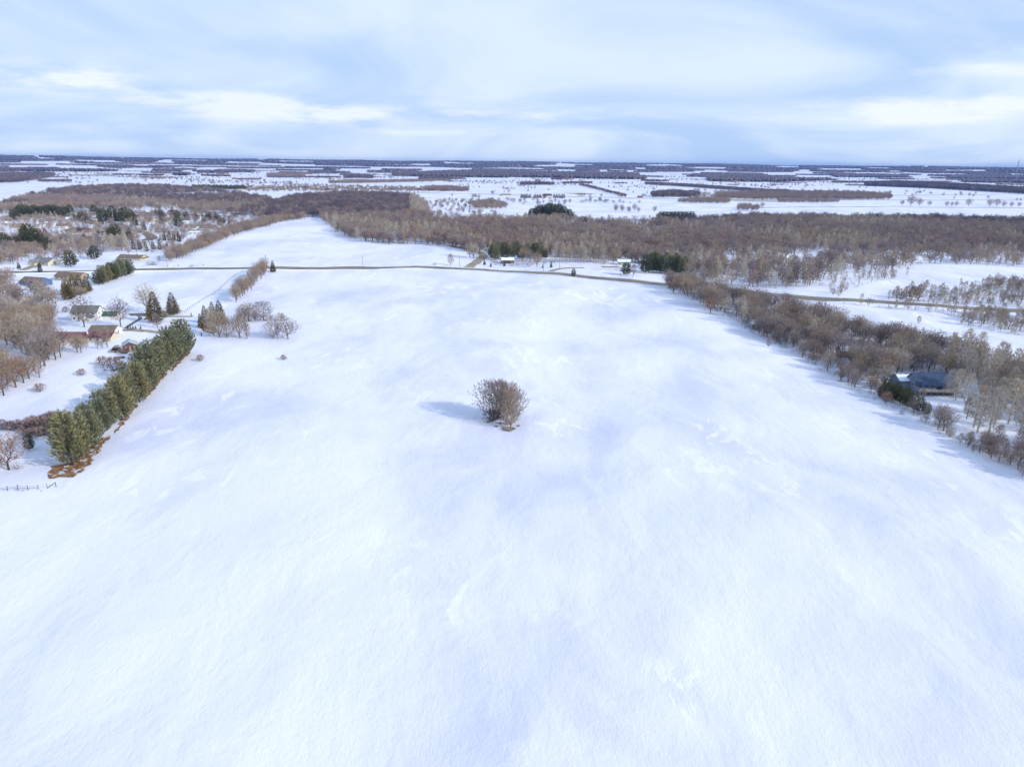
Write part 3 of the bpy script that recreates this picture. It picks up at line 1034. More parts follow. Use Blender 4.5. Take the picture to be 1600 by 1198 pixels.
def vnoise(x, y, s, seed=0):
    x /= s; y /= s
    return (math.sin(x * 1.3 + 1.7 * math.sin(y * .9 + seed)) + math.sin(y * 1.7 + 1.3 * math.sin(x * 1.1 + seed * 2.1)) + math.sin((x + y) * .8 + seed)) / 6 + .5


WK = ['wood_round', 'wood_tan', 'wood_tall', 'wood_oak', 'wood_dark']     # 3 + 1 + 2 + 1 + 2 = 9 sources


def wood_pick(p, rr):
    a = vnoise(p[0], p[1], 55, 3)
    q = rr.random()
    dark = vnoise(p[0], p[1], 140, 9) + (p[1] - 850) / 1100 + (p[0] > 250) * .12
    if dark > .98 and q < .6:
        return 7 + (q < .3)
    if p[1] < 720 and q < .45:
        return rr.choice([3, 4, 5, 4, 5])
    if a > .68:
        return rr.choice([4, 5, 3, 5]) if q < .75 else rr.randrange(7)
    if a < .3:
        return 2 if q < .6 else rr.randrange(4)
    return 6 if q < .05 else (3 if q < .25 else (rr.choice([4, 5]) if q < .36 else rr.randrange(3)))


def build_woods():
    main = [(505, 346), (520, 362), (560, 376), (600, 382), (655, 382), (700, 385), (745, 396), (772, 398), (800, 399), (860, 402), (900, 404), (960, 409), (1003, 413), (1040, 424), (1100, 441), (1200, 452), (1290, 447), (1330, 430), (1420, 416), (1520, 414), (1640, 419), (1760, 420), (1760, 352), (1640, 350), (1500, 347), (1400, 346), (1180, 344), (1060, 352), (1000, 352), (940, 350), (880, 347), (760, 347), (700, 347), (640, 338), (560, 334), (500, 338)]
    holes = [[(640, 343), (700, 347), (760, 352), (745, 355), (690, 351), (640, 348)], [(1225, 395), (1290, 397), (1310, 412), (1240, 412)], [(1310, 402), (1440, 400), (1500, 403), (1430, 408), (1320, 410)]]

    def dn(x, y):
        px, py = to_px(x, y)
        d = 1.0
        if px > 1130 and py > 392: d = .45
        if 880 < px < 1180 and 352 < py < 368: d = .5
        if 470 < px < 760 and py > 370: d = .9
        return d * (0.50 + .6 * vnoise(x, y, 40, 1)) * (.35 if vnoise(x, y, 23, 6) < .24 else 1)
    pts = scatter_poly(main, 6.2, 1, dn, holes)
    scatter_obj('woodland', pts, WK, (.5, 1.12), 'broad grey brown wood of bare trees beyond the country road', pick=wood_pick)
    w2 = scatter_poly([(430, 330), (480, 340), (560, 338), (640, 342), (672, 338), (668, 322), (650, 310), (600, 306), (540, 305), (470, 310), (430, 318)], 8.5, 2, lambda x, y: .9)
    scatter_obj('woodland', w2, WK, (.7, 1.1), 'dark purple grey wood behind the far tip of the second snow field', pick=lambda p, rr: rr.choice([7, 8, 7, 8, 0, 2]) if to_px(*p)[0] < 640 else rr.randrange(4, 7), seed=8)
    w3 = scatter_poly([(-60, 338), (0, 336), (60, 331), (130, 328), (200, 329), (270, 330), (340, 334), (400, 343), (450, 346), (480, 344), (460, 326), (420, 314), (380, 306), (330, 299), (250, 293), (200, 293), (120, 296), (70, 303), (0, 323), (-60, 330)], 9.5, 3, lambda x, y: .85 * (.6 + .5 * vnoise(x, y, 60, 2)),
                      holes=[[(45, 307), (70, 304), (103, 306), (100, 309), (60, 309)], [(245, 305), (300, 303), (335, 301), (390, 309), (330, 308), (260, 310)]])
    scatter_obj('woodland', w3, WK, (.7, 1.1), 'brown purple wood stretching behind the subdivision', pick=wood_pick, seed=9)
    # the tree line that climbs beside the second field, wide band
    band = scatter_poly([(262, 412), (300, 396), (350, 376), (400, 358), (452, 344), (478, 342), (470, 338), (440, 340), (395, 350), (345, 366), (300, 384), (285, 392), (262, 404)], 5.2, 4)
    scatter_obj('tree_line', band, WK, (.5, .75), 'dense brown tree line along the edge of the second snow field', pick=lambda p, rr: rr.choice([0, 1, 2, 3, 3, 6]), seed=10)
    # brush in the open marsh right of the road
    b1 = scatter_poly([(1385, 468), (1430, 474), (1540, 479), (1610, 484), (1700, 480), (1700, 440), (1600, 440), (1540, 437), (1500, 445), (1450, 452), (1400, 462)], 3.6, 5, lambda x, y: .7 * (vnoise(x, y, 22, 5) > .38) + .14)
    b2 = scatter_poly([(1300, 474), (1380, 482), (1480, 492), (1500, 508), (1610, 530), (1720, 540), (1720, 500), (1600, 494), (1500, 488), (1400, 481), (1300, 474)], 3.4, 6, lambda x, y: .65 * (vnoise(x, y, 18, 2) > .32) + .06)
    b3 = scatter_poly([(1290, 470), (1300, 445), (1340, 432), (1420, 430), (1380, 440), (1330, 452), (1310, 466)], 3.8, 7, lambda x, y: .34)
    SK = ['wood_shrub', 'wood_round', 'wood_tall']
    scatter_obj('brush', b1 + b2 + b3, SK, (.3, .62), 'thin grey brush standing in the snowy marsh beside the road', pick=lambda p, rr: rr.choice([0, 0, 0, 0, 0, 4, 5, 4, 1]), seed=11)
    # undergrowth under the tree belt on the east edge of the field
    u1 = scatter_poly(BELT, 4.2, 8, lambda x, y: .5 * (vnoise(x, y, 15, 4) > .4), BELT_HOLES)
    scatter_obj('undergrowth', u1, ['wood_shrub'], (.35, .9), 'low tangled undergrowth beneath the tree belt east of the field', seed=12)
    u2 = scatter_poly([(1026, 445), (1130, 494), (1200, 534), (1300, 592), (1400, 645), (1480, 684), (1566, 722), (1640, 752), (1640, 740), (1560, 706), (1470, 668), (1400, 632), (1300, 578), (1200, 522), (1130, 482), (1060, 452)], 2.6, 9, lambda x, y: .55)
    scatter_obj('undergrowth', u2, ['wood_shrub'], (.2, .5), 'brown weeds and low brush along the east edge of the big field', seed=13)
    # sub wood
    uw = scatter_poly(main, 9, 21, lambda x, y: .3)
    scatter_obj('undergrowth', uw, ['wood_shrub'], (.6, 1.2), 'low brush between the trunks of the broad wood', seed=15)
    # light bare growth over the subdivision gardens
    sub = scatter_poly([(-40, 420), (60, 412), (130, 405), (200, 398), (260, 398), (290, 388), (350, 362), (400, 346), (330, 336), (200, 333), (100, 333), (0, 340), (-60, 350)], 10, 14, lambda x, y: .68)
    scatter_obj('garden_trees', sub, WK, (.32, .7), 'bare garden trees scattered among the subdivision houses', pick=wood_pick, seed=16)


BELT = [(1036, 447), (1130, 490), (1200, 530), (1300, 588), (1400, 640), (1480, 680), (1560, 716), (1640, 748), (1700, 770), (1760, 700), (1700, 635), (1600, 590), (1500, 560), (1400, 535), (1300, 508), (1200, 480), (1120, 460), (1060, 446)]
BELT_HOLES = [[(1380, 590), (1440, 580), (1500, 600), (1560, 630), (1640, 655), (1640, 700), (1560, 685), (1500, 672), (1470, 662), (1430, 642), (1385, 615)],
              [(1128, 480), (1150, 476), (1165, 484), (1150, 492)],
              [(1183, 490), (1215, 488), (1222, 507), (1195, 507)],
              [(1290, 540), (1330, 535), (1385, 550), (1375, 566), (1300, 560)]]
build_woods()


# ------------------------------------------------------------------ distant woods: raised canopies
def canopy(label, cols, m, hgt, seed):
    """cols: [(px, y_front, y_back)] ground line of the wood, front and back; crowns hgt metres high"""
    if min(c[1] - yh(c[0]) for c in cols) > 27:
        poly = [(c[0], c[1]) for c in cols] + [(c[0], c[2]) for c in reversed(cols)]
        pts = scatter_poly(poly, 9.5 if max(c[1] - c[2] for c in cols) > 3 else 8.0, seed)
        red = m is M['far_wood_red']
        keys = ['wood_pine'] if m is M['far_pine'] else WK
        scatter_obj('distant_wood', pts, keys, (hgt / 19, hgt / 13), label, pick=(lambda p, r_: 0) if keys[0] == 'wood_pine' else (lambda p, r_: r_.choice([2, 2, 6, 0, 3] if red else [7, 8, 7, 8, 0])), seed=seed)
        return
    rr = random.Random(seed)
    v, f = [], []
    xs = [c[0] for c in cols]
    x = xs[0]
    col = []
    while x <= xs[-1]:
        yf = float(np.interp(x, xs, [c[1] for c in cols])); yb = float(np.interp(x, xs, [c[2] for c in cols]))
        col.append((x, yf, yb)); x += 1.6
    if len(col) < 3: return
    nr = 6
    n = len(col)
    for i, (x, yf, yb) in enumerate(col):
        e = min(i, n - 1 - i)
        k = min(1.0, .45 + e * .2)
        yf2 = yb + (yf - yb) * (k if e < 4 else 1) + rr.uniform(-.25, .25) * min(1, yf - yb)
        a, b = P(x, yf2), P(x, yb)
        for j in range(nr):
            t = (j - 1) / (nr - 2) if j > 0 else 0
            q = a.lerp(b, max(0, t))
            h = 0 if j == 0 else hgt * rr.uniform(.6, 1.15) * (0.75 if e == 0 else 1)
            if j: q = q + Vector((rr.uniform(-4, 4), 0, 0))
            v.append((q.x, q.y, hz(q.x, q.y) + (h if j else -2)))
        q = b
        v.append((q.x, q.y + 3, hz(q.x, q.y) - 2))
    w = nr + 1
    for i in range(n - 1):
        for j in range(w - 1):
            a = i * w + j; b = (i + 1) * w + j
            f.append((a, b, b + 1, a + 1))
    f.append(tuple(range(w))); f.append(tuple(reversed(range((n - 1) * w, n * w))))
    o = new_obj('distant_wood', mesh('distant_wood', v, f, m))
    tag(o, label, kind='stuff')


M['far_wood'] = mat_noise('far_wood_canopy', (0.08, 0.062, 0.06), (0.21, 0.165, 0.155), 0.05, 1.0, 0.0, 6, coord='Object')
M['far_wood_red'] = mat_noise('far_wood_red_brown', (0.12, 0.08, 0.07), (0.26, 0.19, 0.17), 0.06, 1.0, 0.0, 6)
M['far_pine'] = mat_noise('far_pine_canopy', (0.02, 0.03, 0.02), (0.06, 0.075, 0.05), 0.06, 1.0, 0.0, 6)


def yh(x):
    return 245.0 + 0.0112 * x


def build_far_woods():
    rr = random.Random(77)
    # wooded hills on the horizon, broken by a few open fields
    rows = [(-0.6, 1.5), (2.1, 3.6), (4.6, 6.2), (8.0, 9.2)]
    for ri, (d0, d1) in enumerate(rows):
        x = -40 - rr.uniform(0, 30)
        while x < 1660:
            L = rr.uniform(60, 240)
            if ri == 3 and x < 500: L = rr.uniform(30, 90)
            c = []
            k = 6
            for i in range(k + 1):
                xx = x + L * i / k
                dd = math.sin(i / k * math.pi) ** .5
                c.append((xx, yh(xx) + d0 + (d1 - d0) * (.25 + .75 * dd) + rr.uniform(-.3, .5), yh(xx) + d0 + rr.uniform(-.2, .2)))
            canopy(f'wooded stretch of blue hills on the horizon', c, M['far_wood'], 17, rr.randrange(9999))
            x += L + (rr.uniform(14, 70) if ri else rr.uniform(-10, 6)) + (rr.uniform(60, 200) if ri == 3 and x < 500 else 0)
    W = M['far_wood']; Rd = M['far_wood_red']; Pn = M['far_pine']
    # (label, [(x, front, back)], material, crown height)
    # thin hedgerows and wood strips that rule the far farmland
    adj = ['thin dark', 'broken', 'low brown', 'long purple', 'faint', 'ragged', 'short', 'narrow', 'straight']
    k = 0
    for d0, step, lmin, lmax, hh in ((7.4, 1, 30, 130, 12), (9.2, 1, 25, 140, 12), (11.2, 1, 25, 140, 12), (13.4, 1, 25, 130, 12), (16.0, 1, 20, 120, 11), (19.0, 1, 20, 100, 10), (22.5, 1, 16, 80, 9), (26.5, 1, 14, 60, 8), (31.0, 1, 14, 60, 7)):
        x = rr.uniform(-60, 0)
        while x < 1640:
            Lx = rr.uniform(lmin, lmax)
            right = x > 820
            th = rr.uniform(.3, 1.0) * (1.5 if (d0 < 14 and right) else 1)
            dd = d0 + rr.uniform(-.9, .9)
            sl = rr.uniform(-.6, .6)
            canopy(f'{adj[k % 9]} hedgerow or wood strip across the far white farmland', [(x, yh(x) + dd + th * .4, yh(x) + dd), (x + Lx * .5, yh(x + Lx * .5) + dd + th + sl * .5, yh(x + Lx * .5) + dd + sl * .5 - .2), (x + Lx, yh(x + Lx) + dd + th * .5 + sl, yh(x + Lx) + dd + sl)], rr.choice([M['far_wood'], M['far_wood'], M['far_wood_red']]) if d0 < 18 else M['far_wood_red'], hh * rr.uniform(.7, 1.2), rr.randrange(9999))
            k += 1
            x += Lx + rr.uniform(20, 150) * (.5 if right and d0 < 14 else 1.1)
    L = [
        ('flat purple wood between two bright far fields', [(-20, 268, 265), (60, 268, 265), (120, 268.4, 265.4), (185, 268, 266.5)], W, 13),
        ('rounded purple wood on a low rise', [(-20, 286, 276), (5, 286, 274), (30, 285, 273), (60, 281, 272), (86, 276, 273.5)], W, 14),
        ('thin tree row across the far field', [(60, 284.5, 283), (100, 284.5, 283.4), (112, 284, 283.4)], W, 9),
        ('long thin hedgerow in the far white fields', [(231, 261, 260), (287, 261.2, 260.4)], W, 12),
        ('short far hedgerow', [(302, 262, 261), (317, 262, 261.2)], W, 12),
        ('far hedgerow under the pale water tower', [(354, 263, 262), (400, 263.5, 262.4), (530, 263, 262)], W, 12),
        ('small far wood with a straight edge', [(238, 268, 265.8), (262, 268, 265.4), (287, 268.2, 266.4)], W, 13),
        ('dark far copse in the snow', [(270, 274.5, 271.5), (285, 274.5, 271.8), (300, 274.2, 272.5)], W, 13),
        ('far shelter belt round a farm', [(308, 270.5, 269), (345, 270.5, 269.2)], W, 10),
        ('purple far wood behind the pale farm', [(335, 269.4, 267), (365, 269.6, 266.4), (400, 269.8, 267.4)], W, 14),
        ('broken row of far bushes', [(216, 274.5, 273.6), (256, 274.8, 274)], W, 8),
        ('row of dark conifers behind the wood', [(300, 296, 293.4), (345, 296.5, 294), (385, 297, 294.6)], Pn, 11),
        ('red brown copse in the middle distance', [(418, 277.5, 273.5), (445, 278, 273), (476, 278, 274)], Rd, 14),
        ('scattered far trees on the white plain', [(480, 271.5, 269.5), (520, 271, 269), (548, 271.5, 270)], W, 12),
        ('far copse beside the village fields', [(538, 279, 275.5), (560, 278.5, 274.4), (582, 279.5, 276.5)], W, 13),
        ('low brown hedge before the village', [(514, 287, 284.4), (560, 286.8, 283.4), (640, 285, 282), (700, 282.8, 280.8)], Rd, 9),
        ('wedge shaped purple wood near the horizon', [(612, 275, 272), (650, 276, 270), (700, 277, 268), (760, 277.5, 266.5), (800, 278, 268)], W, 14),
        ('dark far wood by the quarry', [(655, 281, 278.5), (705, 281.5, 278.8)], W, 12),
        ('broad dark wood under the horizon', [(760, 276.5, 268), (830, 277.5, 269), (905, 279, 270), (960, 280, 274), (1012, 280.5, 277)], W, 15),
        ('far wood with a straight front', [(905, 274, 270.5), (980, 274, 270.5), (1000, 275, 272)], W, 14),
        ('blue purple far wood in front of the hills', [(1080, 276, 273.6), (1120, 277, 272.5), (1200, 278, 274)], W, 14),
        ('dark flat topped far wood', [(1104, 283.5, 278.6), (1150, 284, 277.4), (1200, 284.6, 278), (1230, 284, 279.5), (1300, 282, 280.5)], W, 15),
        ('hedgerow slanting across the white fields', [(905, 290, 288.6), (930, 296, 294.4), (955, 303, 301.4), (978, 309, 307.4)], W, 9),
        ('tree row on the white slope', [(813, 289.5, 287.6), (845, 289, 287), (866, 289.5, 288)], W, 11),
        ('short row of far field trees', [(878, 287.5, 286.4), (925, 287, 285.8)], W, 9),
        ('long far hedgerow running down to the red wood', [(1008, 288.6, 286.6), (1060, 291.6, 289), (1120, 296, 293.2), (1200, 301.5, 299), (1235, 302, 300)], W, 10),
        ('far farm copse along the thin road', [(1018, 309, 305.4), (1050, 308.5, 302.4), (1092, 308.8, 304)], W, 14),
        ('brown wood along the distant road', [(1118, 310.5, 305), (1200, 312, 303), (1290, 312, 302.5), (1350, 312, 304), (1392, 310.5, 307)], Rd, 12),
        ('red marsh wood below the distant road', [(1060, 317, 314), (1110, 318.5, 312.5), (1140, 318.5, 313.5)], Rd, 10),
        ('low red brown brush strip in the snow', [(1215, 317, 313.4), (1260, 317.5, 313), (1310, 317, 314.6)], Rd, 8),
        ('round red copse at the wood edge', [(1152, 330, 324), (1168, 330, 323), (1186, 330, 325)], Rd, 10),
        ('long narrow dark wood slanting over the white field', [(1352, 291, 288.6), (1400, 292.6, 286.4), (1450, 294.6, 288.5), (1520, 298.6, 292.6), (1600, 303.2, 298), (1660, 306, 301)], W, 17),
        ('far wood above the slanting dark wood', [(1502, 285, 282), (1550, 286, 281.5), (1600, 286.5, 283), (1660, 287, 284)], W, 13),
        ('far blue wood left of the open wedge field', [(1300, 277, 272.8), (1380, 277.6, 273), (1420, 277.5, 274.6)], W, 13),
        ('far blue wood above the right white field', [(1480, 279.4, 274.8), (1560, 279.8, 274.4), (1660, 281, 276)], W, 14),
        ('low hedgerow of far bushes', [(1300, 285.8, 284.6), (1380, 285.8, 284.6)], W, 9),
        ('dense copse at the far end of the village', [(664, 299, 295), (700, 299, 294), (732, 299.5, 297)], Rd, 13),
        ('red brown wood beside the pale reeds', [(740, 327, 318), (770, 328, 314.5), (792, 327, 322)], Rd, 10),
    ]
    for i, (lab, c, m, h) in enumerate(L):
        canopy(lab, c, m, h, 500 + i)


build_far_woods()


def build_far_trees():
    def dn(x, y):
        a = vnoise(x, y, 260, 3); b_ = vnoise(x, y * 1.0, 90, 5)
        line = abs(math.sin(x / 310.0 + .4 * math.sin(y / 800))) < .05 or abs(math.sin(y / 270.0 + .3 * math.sin(x / 600))) < .07
        px, py = to_px(x, y)
        k = 1.0 if px < 800 else .55
        return min(1, (.55 if line and b_ > .42 else 0) + (.34 * k if a > .62 and b_ > .5 else 0) + .012)
    pts = scatter_poly([(-60, 292), (200, 286), (400, 292), (640, 296), (760, 320), (900, 326), (1100, 312), (1300, 318), (1640, 322), (1640, 281), (1200, 276), (800, 271), (400, 267), (-60, 264)], 21, 91, dn)
    scatter_obj('farmland_trees', pts, WK, (.4, .85), 'loose bare trees and thickets dotting the far farmland', pick=lambda p, r_: r_.choice([0, 2, 7, 8, 7, 3]), seed=92)


build_far_trees()


# ------------------------------------------------------------------ buildings
def wallmat(name, col, var=.12):
    return mat_noise(name, tuple(c * (1 - var) for c in col), col, 1.2, 0.85, 0.15)


M['w_white'] = wallmat('white_siding', (0.74, 0.73, 0.70))
M['w_cream'] = wallmat('cream_siding', (0.62, 0.55, 0.42))
M['w_tan'] = wallmat('tan_siding', (0.42, 0.34, 0.25))
M['w_blue'] = wallmat('blue_siding', (0.10, 0.17, 0.32))
M['w_grey'] = wallmat('grey_siding', (0.33, 0.33, 0.34))
M['w_slate'] = wallmat('slate_blue_siding', (0.20, 0.235, 0.29))
M['w_brick'] = wallmat('orange_brick', (0.42, 0.16, 0.09))
M['w_wood'] = wallmat('weathered_boards', (0.14, 0.10, 0.08), .3)
M['w_red'] = wallmat('red_siding', (0.38, 0.07, 0.06))
M['r_brown'] = mat_noise('brown_shingles', (0.15, 0.115, 0.09), (0.23, 0.18, 0.145), 1.0, 0.95, 0.05)
M['r_grey'] = mat_noise('grey_shingles', (0.16, 0.16, 0.16), (0.25, 0.25, 0.25), 1.0, 0.95, 0.05)
M['r_green'] = mat_noise('green_grey_shingles', (0.12, 0.145, 0.13), (0.19, 0.215, 0.20), 1.0, 0.95, 0.05)
M['r_dkgreen'] = mat('dark_green_metal', (0.04, 0.11, 0.075), 0.6)
M['r_blue'] = mat_noise('blue_grey_shingles', (0.028, 0.05, 0.10), (0.055, 0.085, 0.15), .8, 0.7, 0.2)
M['r_red'] = mat_noise('weathered_red_roof', (0.12, 0.045, 0.05), (0.26, 0.14, 0.14), .5, 0.9, 0.05)
M['r_dark'] = mat_noise('charcoal_shingles', (0.045, 0.045, 0.055), (0.09, 0.09, 0.10), .8, 0.95, 0.05)
M['r_metal'] = mat('galvanised_roof', (0.42, 0.47, 0.52), 0.45, .5)
M['snowroof'] = mat_noise('roof_snow', (0.72, 0.78, 0.88), (0.82, 0.87, 0.94), .8, .8, .2, bump=.3)
M['glass'] = mat('window_glass', (0.03, 0.04, 0.055), 0.15, .6)
M['trim'] = mat('white_trim', (0.72, 0.72, 0.70), .7)
M['door_dark'] = mat('dark_door', (0.09, 0.06, 0.05), .7)
M['timber'] = mat_noise('grey_timber', (0.24, 0.20, 0.16), (0.36, 0.31, 0.26), 2, .9, .1)
M['chim'] = mat_noise('chimney_brick', (0.22, 0.12, 0.09), (0.32, 0.20, 0.15), 3, .9, .1)
M['concrete'] = mat_noise('concrete', (0.32, 0.31, 0.29), (0.42, 0.41, 0.39), 1, .9, .1)


def window(parent, x, z, w, h, y, face='y', simple=False):
    """a window on the wall plane y = const (face 'y') or x = const (face 'x'); sgn is the outward direction"""
    sg = 1 if y > 0 else -1
    t = .09
    f = MB()
    def bx(m, a0, a1, b0, b1, z0, z1):
        if face == 'y': m.box(a0, min(b0, b1), z0, a1, max(b0, b1), z1)
        else: m.box(min(b0, b1), a0, z0, max(b0, b1), a1, z1)
    yo = y + sg * .07
    yi = y - sg * .02
    bx(f, x - w / 2 - t, x - w / 2, yi, yo, z - t, z + h + t)
    bx(f, x + w / 2, x + w / 2 + t, yi, yo, z - t, z + h + t)
    bx(f, x - w / 2, x + w / 2, yi, yo, z + h, z + h + t)
    bx(f, x - w / 2, x + w / 2, yi, yo, z - t, z)
    if w > 1.3:
        bx(f, x - .03, x + .03, yi, y + sg * .06, z, z + h)
    wo = f.build('window', M['trim'], parent)
    p = MB(); bx(p, x - w / 2, x + w / 2, yi, y + sg * .035, z, z + h)
    p.build('pane', M['glass'], wo)


def gable_block(parent, w, d, h, rise, mw, mr, x0=0.0, y0=0.0, z0=0.0, over=.5, snow=0, ridge='x', hip=0.0, thick=.22):
    """walls with gables + two slab roof; ridge along local x (or y)"""
    def T(x, y, z):
        return (x0 + x, y0 + y, z0 + z) if ridge == 'x' else (x0 - y, y0 + x, z0 + z)
    W, D = (w, d) if ridge == 'x' else (d, w)
    hw, hd = W / 2, D / 2
    b = MB()
    hb = hip
    pts = [(-hw, -hd, -.6), (hw, -hd, -.6), (hw, hd, -.6), (-hw, hd, -.6), (-hw, -hd, h), (hw, -hd, h), (hw, hd, h), (-hw, hd, h)]
    if hip <= 0:
        pts += [(-hw, 0, h + rise), (hw, 0, h + rise)]
        fs = [(0, 1, 5, 4), (2, 3, 7, 6), (1, 2, 6, 9, 5), (3, 0, 4, 8, 7)]
    else:
        fs = [(0, 1, 5, 4), (2, 3, 7, 6), (1, 2, 6, 5), (3, 0, 4, 7), (4, 5, 6, 7)]
    b.poly([T(*p) for p in pts], fs)
    b.build('wall', mw, parent)
    s = rise / hd
    oy = hd + over; oz = h - s * over
    r = MB()
    ex = hw + over * (.7 if hip <= 0 else 1)
    rx = ex if hip <= 0 else max(.3, hw - hip)
    up = thick
    top = [(-ex, -oy, oz + up), (ex, -oy, oz + up), (rx, 0, h + rise + up), (-rx, 0, h + rise + up), (-ex, oy, oz + up), (ex, oy, oz + up)]
    bot = [(x, y, z - up + .02) for x, y, z in top]
    pts = [T(*p) for p in top + bot]
    fs = [(0, 1, 2, 3), (3, 2, 5, 4), (7, 6, 9, 8), (8, 9, 10, 11), (0, 6, 7, 1), (4, 5, 11, 10), (0, 3, 9, 6), (3, 4, 10, 9), (1, 7, 8, 2), (2, 8, 11, 5)]
    r.poly(pts, fs)
    ro = r.build('roof', mr, parent)
    if snow:
        # a sheet of snow still lying on a slope: 1 = front strip, 2 = back slope, 3 = both
        for sd in ([-1] if snow == 1 else ([1] if snow == 2 else [-1, 1])):
            f0, f1 = (0.05, .97) if snow != 1 else (.0, .55)
            sm = MB()
            def S(u, t):
                x = (-ex + 2 * ex * u) if hip <= 0 else (-(ex + (rx - ex) * t) + 2 * (ex + (rx - ex) * t) * u)
                return (x * .97, sd * (oy * (1 - t)), oz + (h + rise - oz) * t + up)
            rr = random.Random(int(w * 10) + sd)
            n = 8
            lo = [S(i / n, f0 + rr.uniform(0, .07)) for i in range(n + 1)]; hi = [S(i / n, f1 - rr.uniform(0, .12)) for i in range(n + 1)]
            ps = [T(p[0], p[1], p[2] - .01) for p in lo + hi] + [T(p[0], p[1], p[2] + .16) for p in lo + hi]
            m_ = n + 1
            fs = []
            for i in range(n):
                fs += [(2 * m_ + i, 2 * m_ + i + 1, 3 * m_ + i + 1, 3 * m_ + i), (i, i + 1, 2 * m_ + i + 1, 2 * m_ + i), (m_ + i, 3 * m_ + i, 3 * m_ + i + 1, m_ + i + 1)]
            fs += [(0, 2 * m_, 3 * m_, m_), (n, m_ + n, 3 * m_ + n, 2 * m_ + n)]
            sm.poly(ps, fs)
            sm.build('roof_snow', M['snowroof'], ro)
    return ro


def house(px, py, wpx, label, wall='w_tan', roof='r_brown', rz=0.0, depth=.6, h=2.9, rise=2.3, hip=0.0, snow=0, wing=None, chimney=True, garage=True, storeys=1, name='house', cat='house', group='houses of the subdivision', detail=1, wm=None):
    p = P(px, py)
    w = wm or wpx * mpp(p)
    w = max(6, min(w, 34))
    d = max(5, w * depth)
    t = thing(name, label, cat, (p.x, p.y, hz(p.x, p.y)), R(rz), group)
    hh = h * storeys
    ro = gable_block(t, w, d, hh, rise, M[wall], M[roof], hip=hip, snow=snow)
    if wing:
        ww, wd, wx, wy = wing
        gable_block(t, w * ww, d * wd, hh * .92, rise * .8, M[wall], M[roof], x0=wx * w, y0=wy * d, ridge='y', snow=0)
    if chimney:
        c = MB(); c.box(w * .18, -.35, hh + rise * .5, w * .18 + .8, .35, hh + rise + .9)
        c.build('chimney', M['chim'], ro)
    if detail:
        for s in range(storeys):
            z = s * h + 1.0
            n = max(2, int(w / 3.6))
            for i in range(n):
                x = -w / 2 + (i + .5) * w / n
                if garage and s == 0 and i == n - 1: continue
                if wing and abs(x - wing[2] * w) < wing[0] * w * .55: continue
                if i == n // 2 and s == 0 and not wing:
                    dr = MB(); dr.box(x - .5, -d / 2 - .06, 0, x + .5, -d / 2 + .02, 2.1)
                    do = dr.build('door', M['door_dark'], t)
                    kb = MB(); kb.box(x + .32, -d / 2 - .12, 1.0, x + .38, -d / 2 - .05, 1.08); kb.build('handle', M['trim'], do)
                else:
                    window(t, x, z, 1.1 if w < 16 else 1.5, 1.2, -d / 2)
            for sx in (-1, 1):
                window(t, 0, z, 1.2, 1.2, sx * w / 2, face='x')
        if garage and (not wing):
            x = w / 2 - w / n * .5
            g = MB(); g.box(x - min(1.4, w / n * .45), -d / 2 - .05, 0, x + min(1.4, w / n * .45), -d / 2 + .02, 2.2); g.build('garage_door', M['trim'], t)
    return t


def build_blue_house():
    # the house with the blue roof, deck and carport slope in the east belt
    p = P(1452, 612)
    t = thing('house', 'blue roofed house with a long railed deck, among the trees east of the big field', 'house', (p.x, p.y, hz(p.x, p.y)), R(-4), 'houses hidden in the east tree belt')
    w, d = 16.0, 8.5
    gable_block(t, w, d, 4.6, 3.3, M['w_slate'], M['r_blue'], over=.8)
    ro = gable_block(t, 9, 6, 4.4, 2.2, M['w_slate'], M['r_blue'], x0=3.6, y0=7.0, over=.6)
    gable_block(t, 7, 9, 3.9, 1.7, M['w_slate'], M['r_grey'], x0=-8.6, y0=5.5, snow=3)
    c = MB(); c.box(-2.6, 1.2, 5.6, -1.7, 2.0, 8.0); c.build('chimney', M['chim'], ro)
    # covered deck along the front
    zf = 2.3
    dk = MB(); dk.box(-w / 2, -d / 2 - 3.0, zf - .22, w / 2 + 1.4, -d / 2 - .004, zf); dk.build('deck', M['timber'], t)
    for i in range(8):
        x = -w / 2 + .15 + i * (w + 1.1) / 7
        q = MB(); q.box(x - .09, -d / 2 - 2.95, -.8, x + .09, -d / 2 - 2.77, zf + 1.0); q.build('deck_post', M['timber'], t)
    for z in (zf + .92, zf + .2):
        q = MB(); q.box(-w / 2, -d / 2 - 2.90, z, w / 2 + 1.4, -d / 2 - 2.82, z + .08); q.build('rail', M['trim'], t)
    bal = MB()
    x = -w / 2 + .2
    while x < w / 2 + 1.3:
        bal.box(x - .03, -d / 2 - 2.885, zf + .28, x + .03, -d / 2 - 2.835, zf + .92); x += .32
    bal.build('balustrade', M['trim'], t)
    for i in range(6):
        x = -w / 2 + 1.5 + i * 2.6
        if i == 3:
            q = MB(); q.box(x - .9, -d / 2 - .07, zf, x + .9, -d / 2 + .02, zf + 2.0); q.build('door', M['glass'], t)
        else:
            window(t, x, zf + .6, 1.5, 1.3, -d / 2)
        if i % 2 == 0:
            window(t, x, .6, 1.4, 1.1, -d / 2)
    window(t, -1.4, 2.9, 1.2, 1.2, -w / 2, face='x'); window(t, 1.8, 2.9, 1.2, 1.2, -w / 2, face='x')
    st = MB()
    for k in range(9):
        st.box(w / 2 + .2, -d / 2 - 3.0 - .28 * (k + 1), zf - .25 * (k + 1), w / 2 + 1.3, -d / 2 - 3.0 - .28 * k, zf - .25 * (k + 1) + .12)
    st.build('stairs', M['timber'], t)


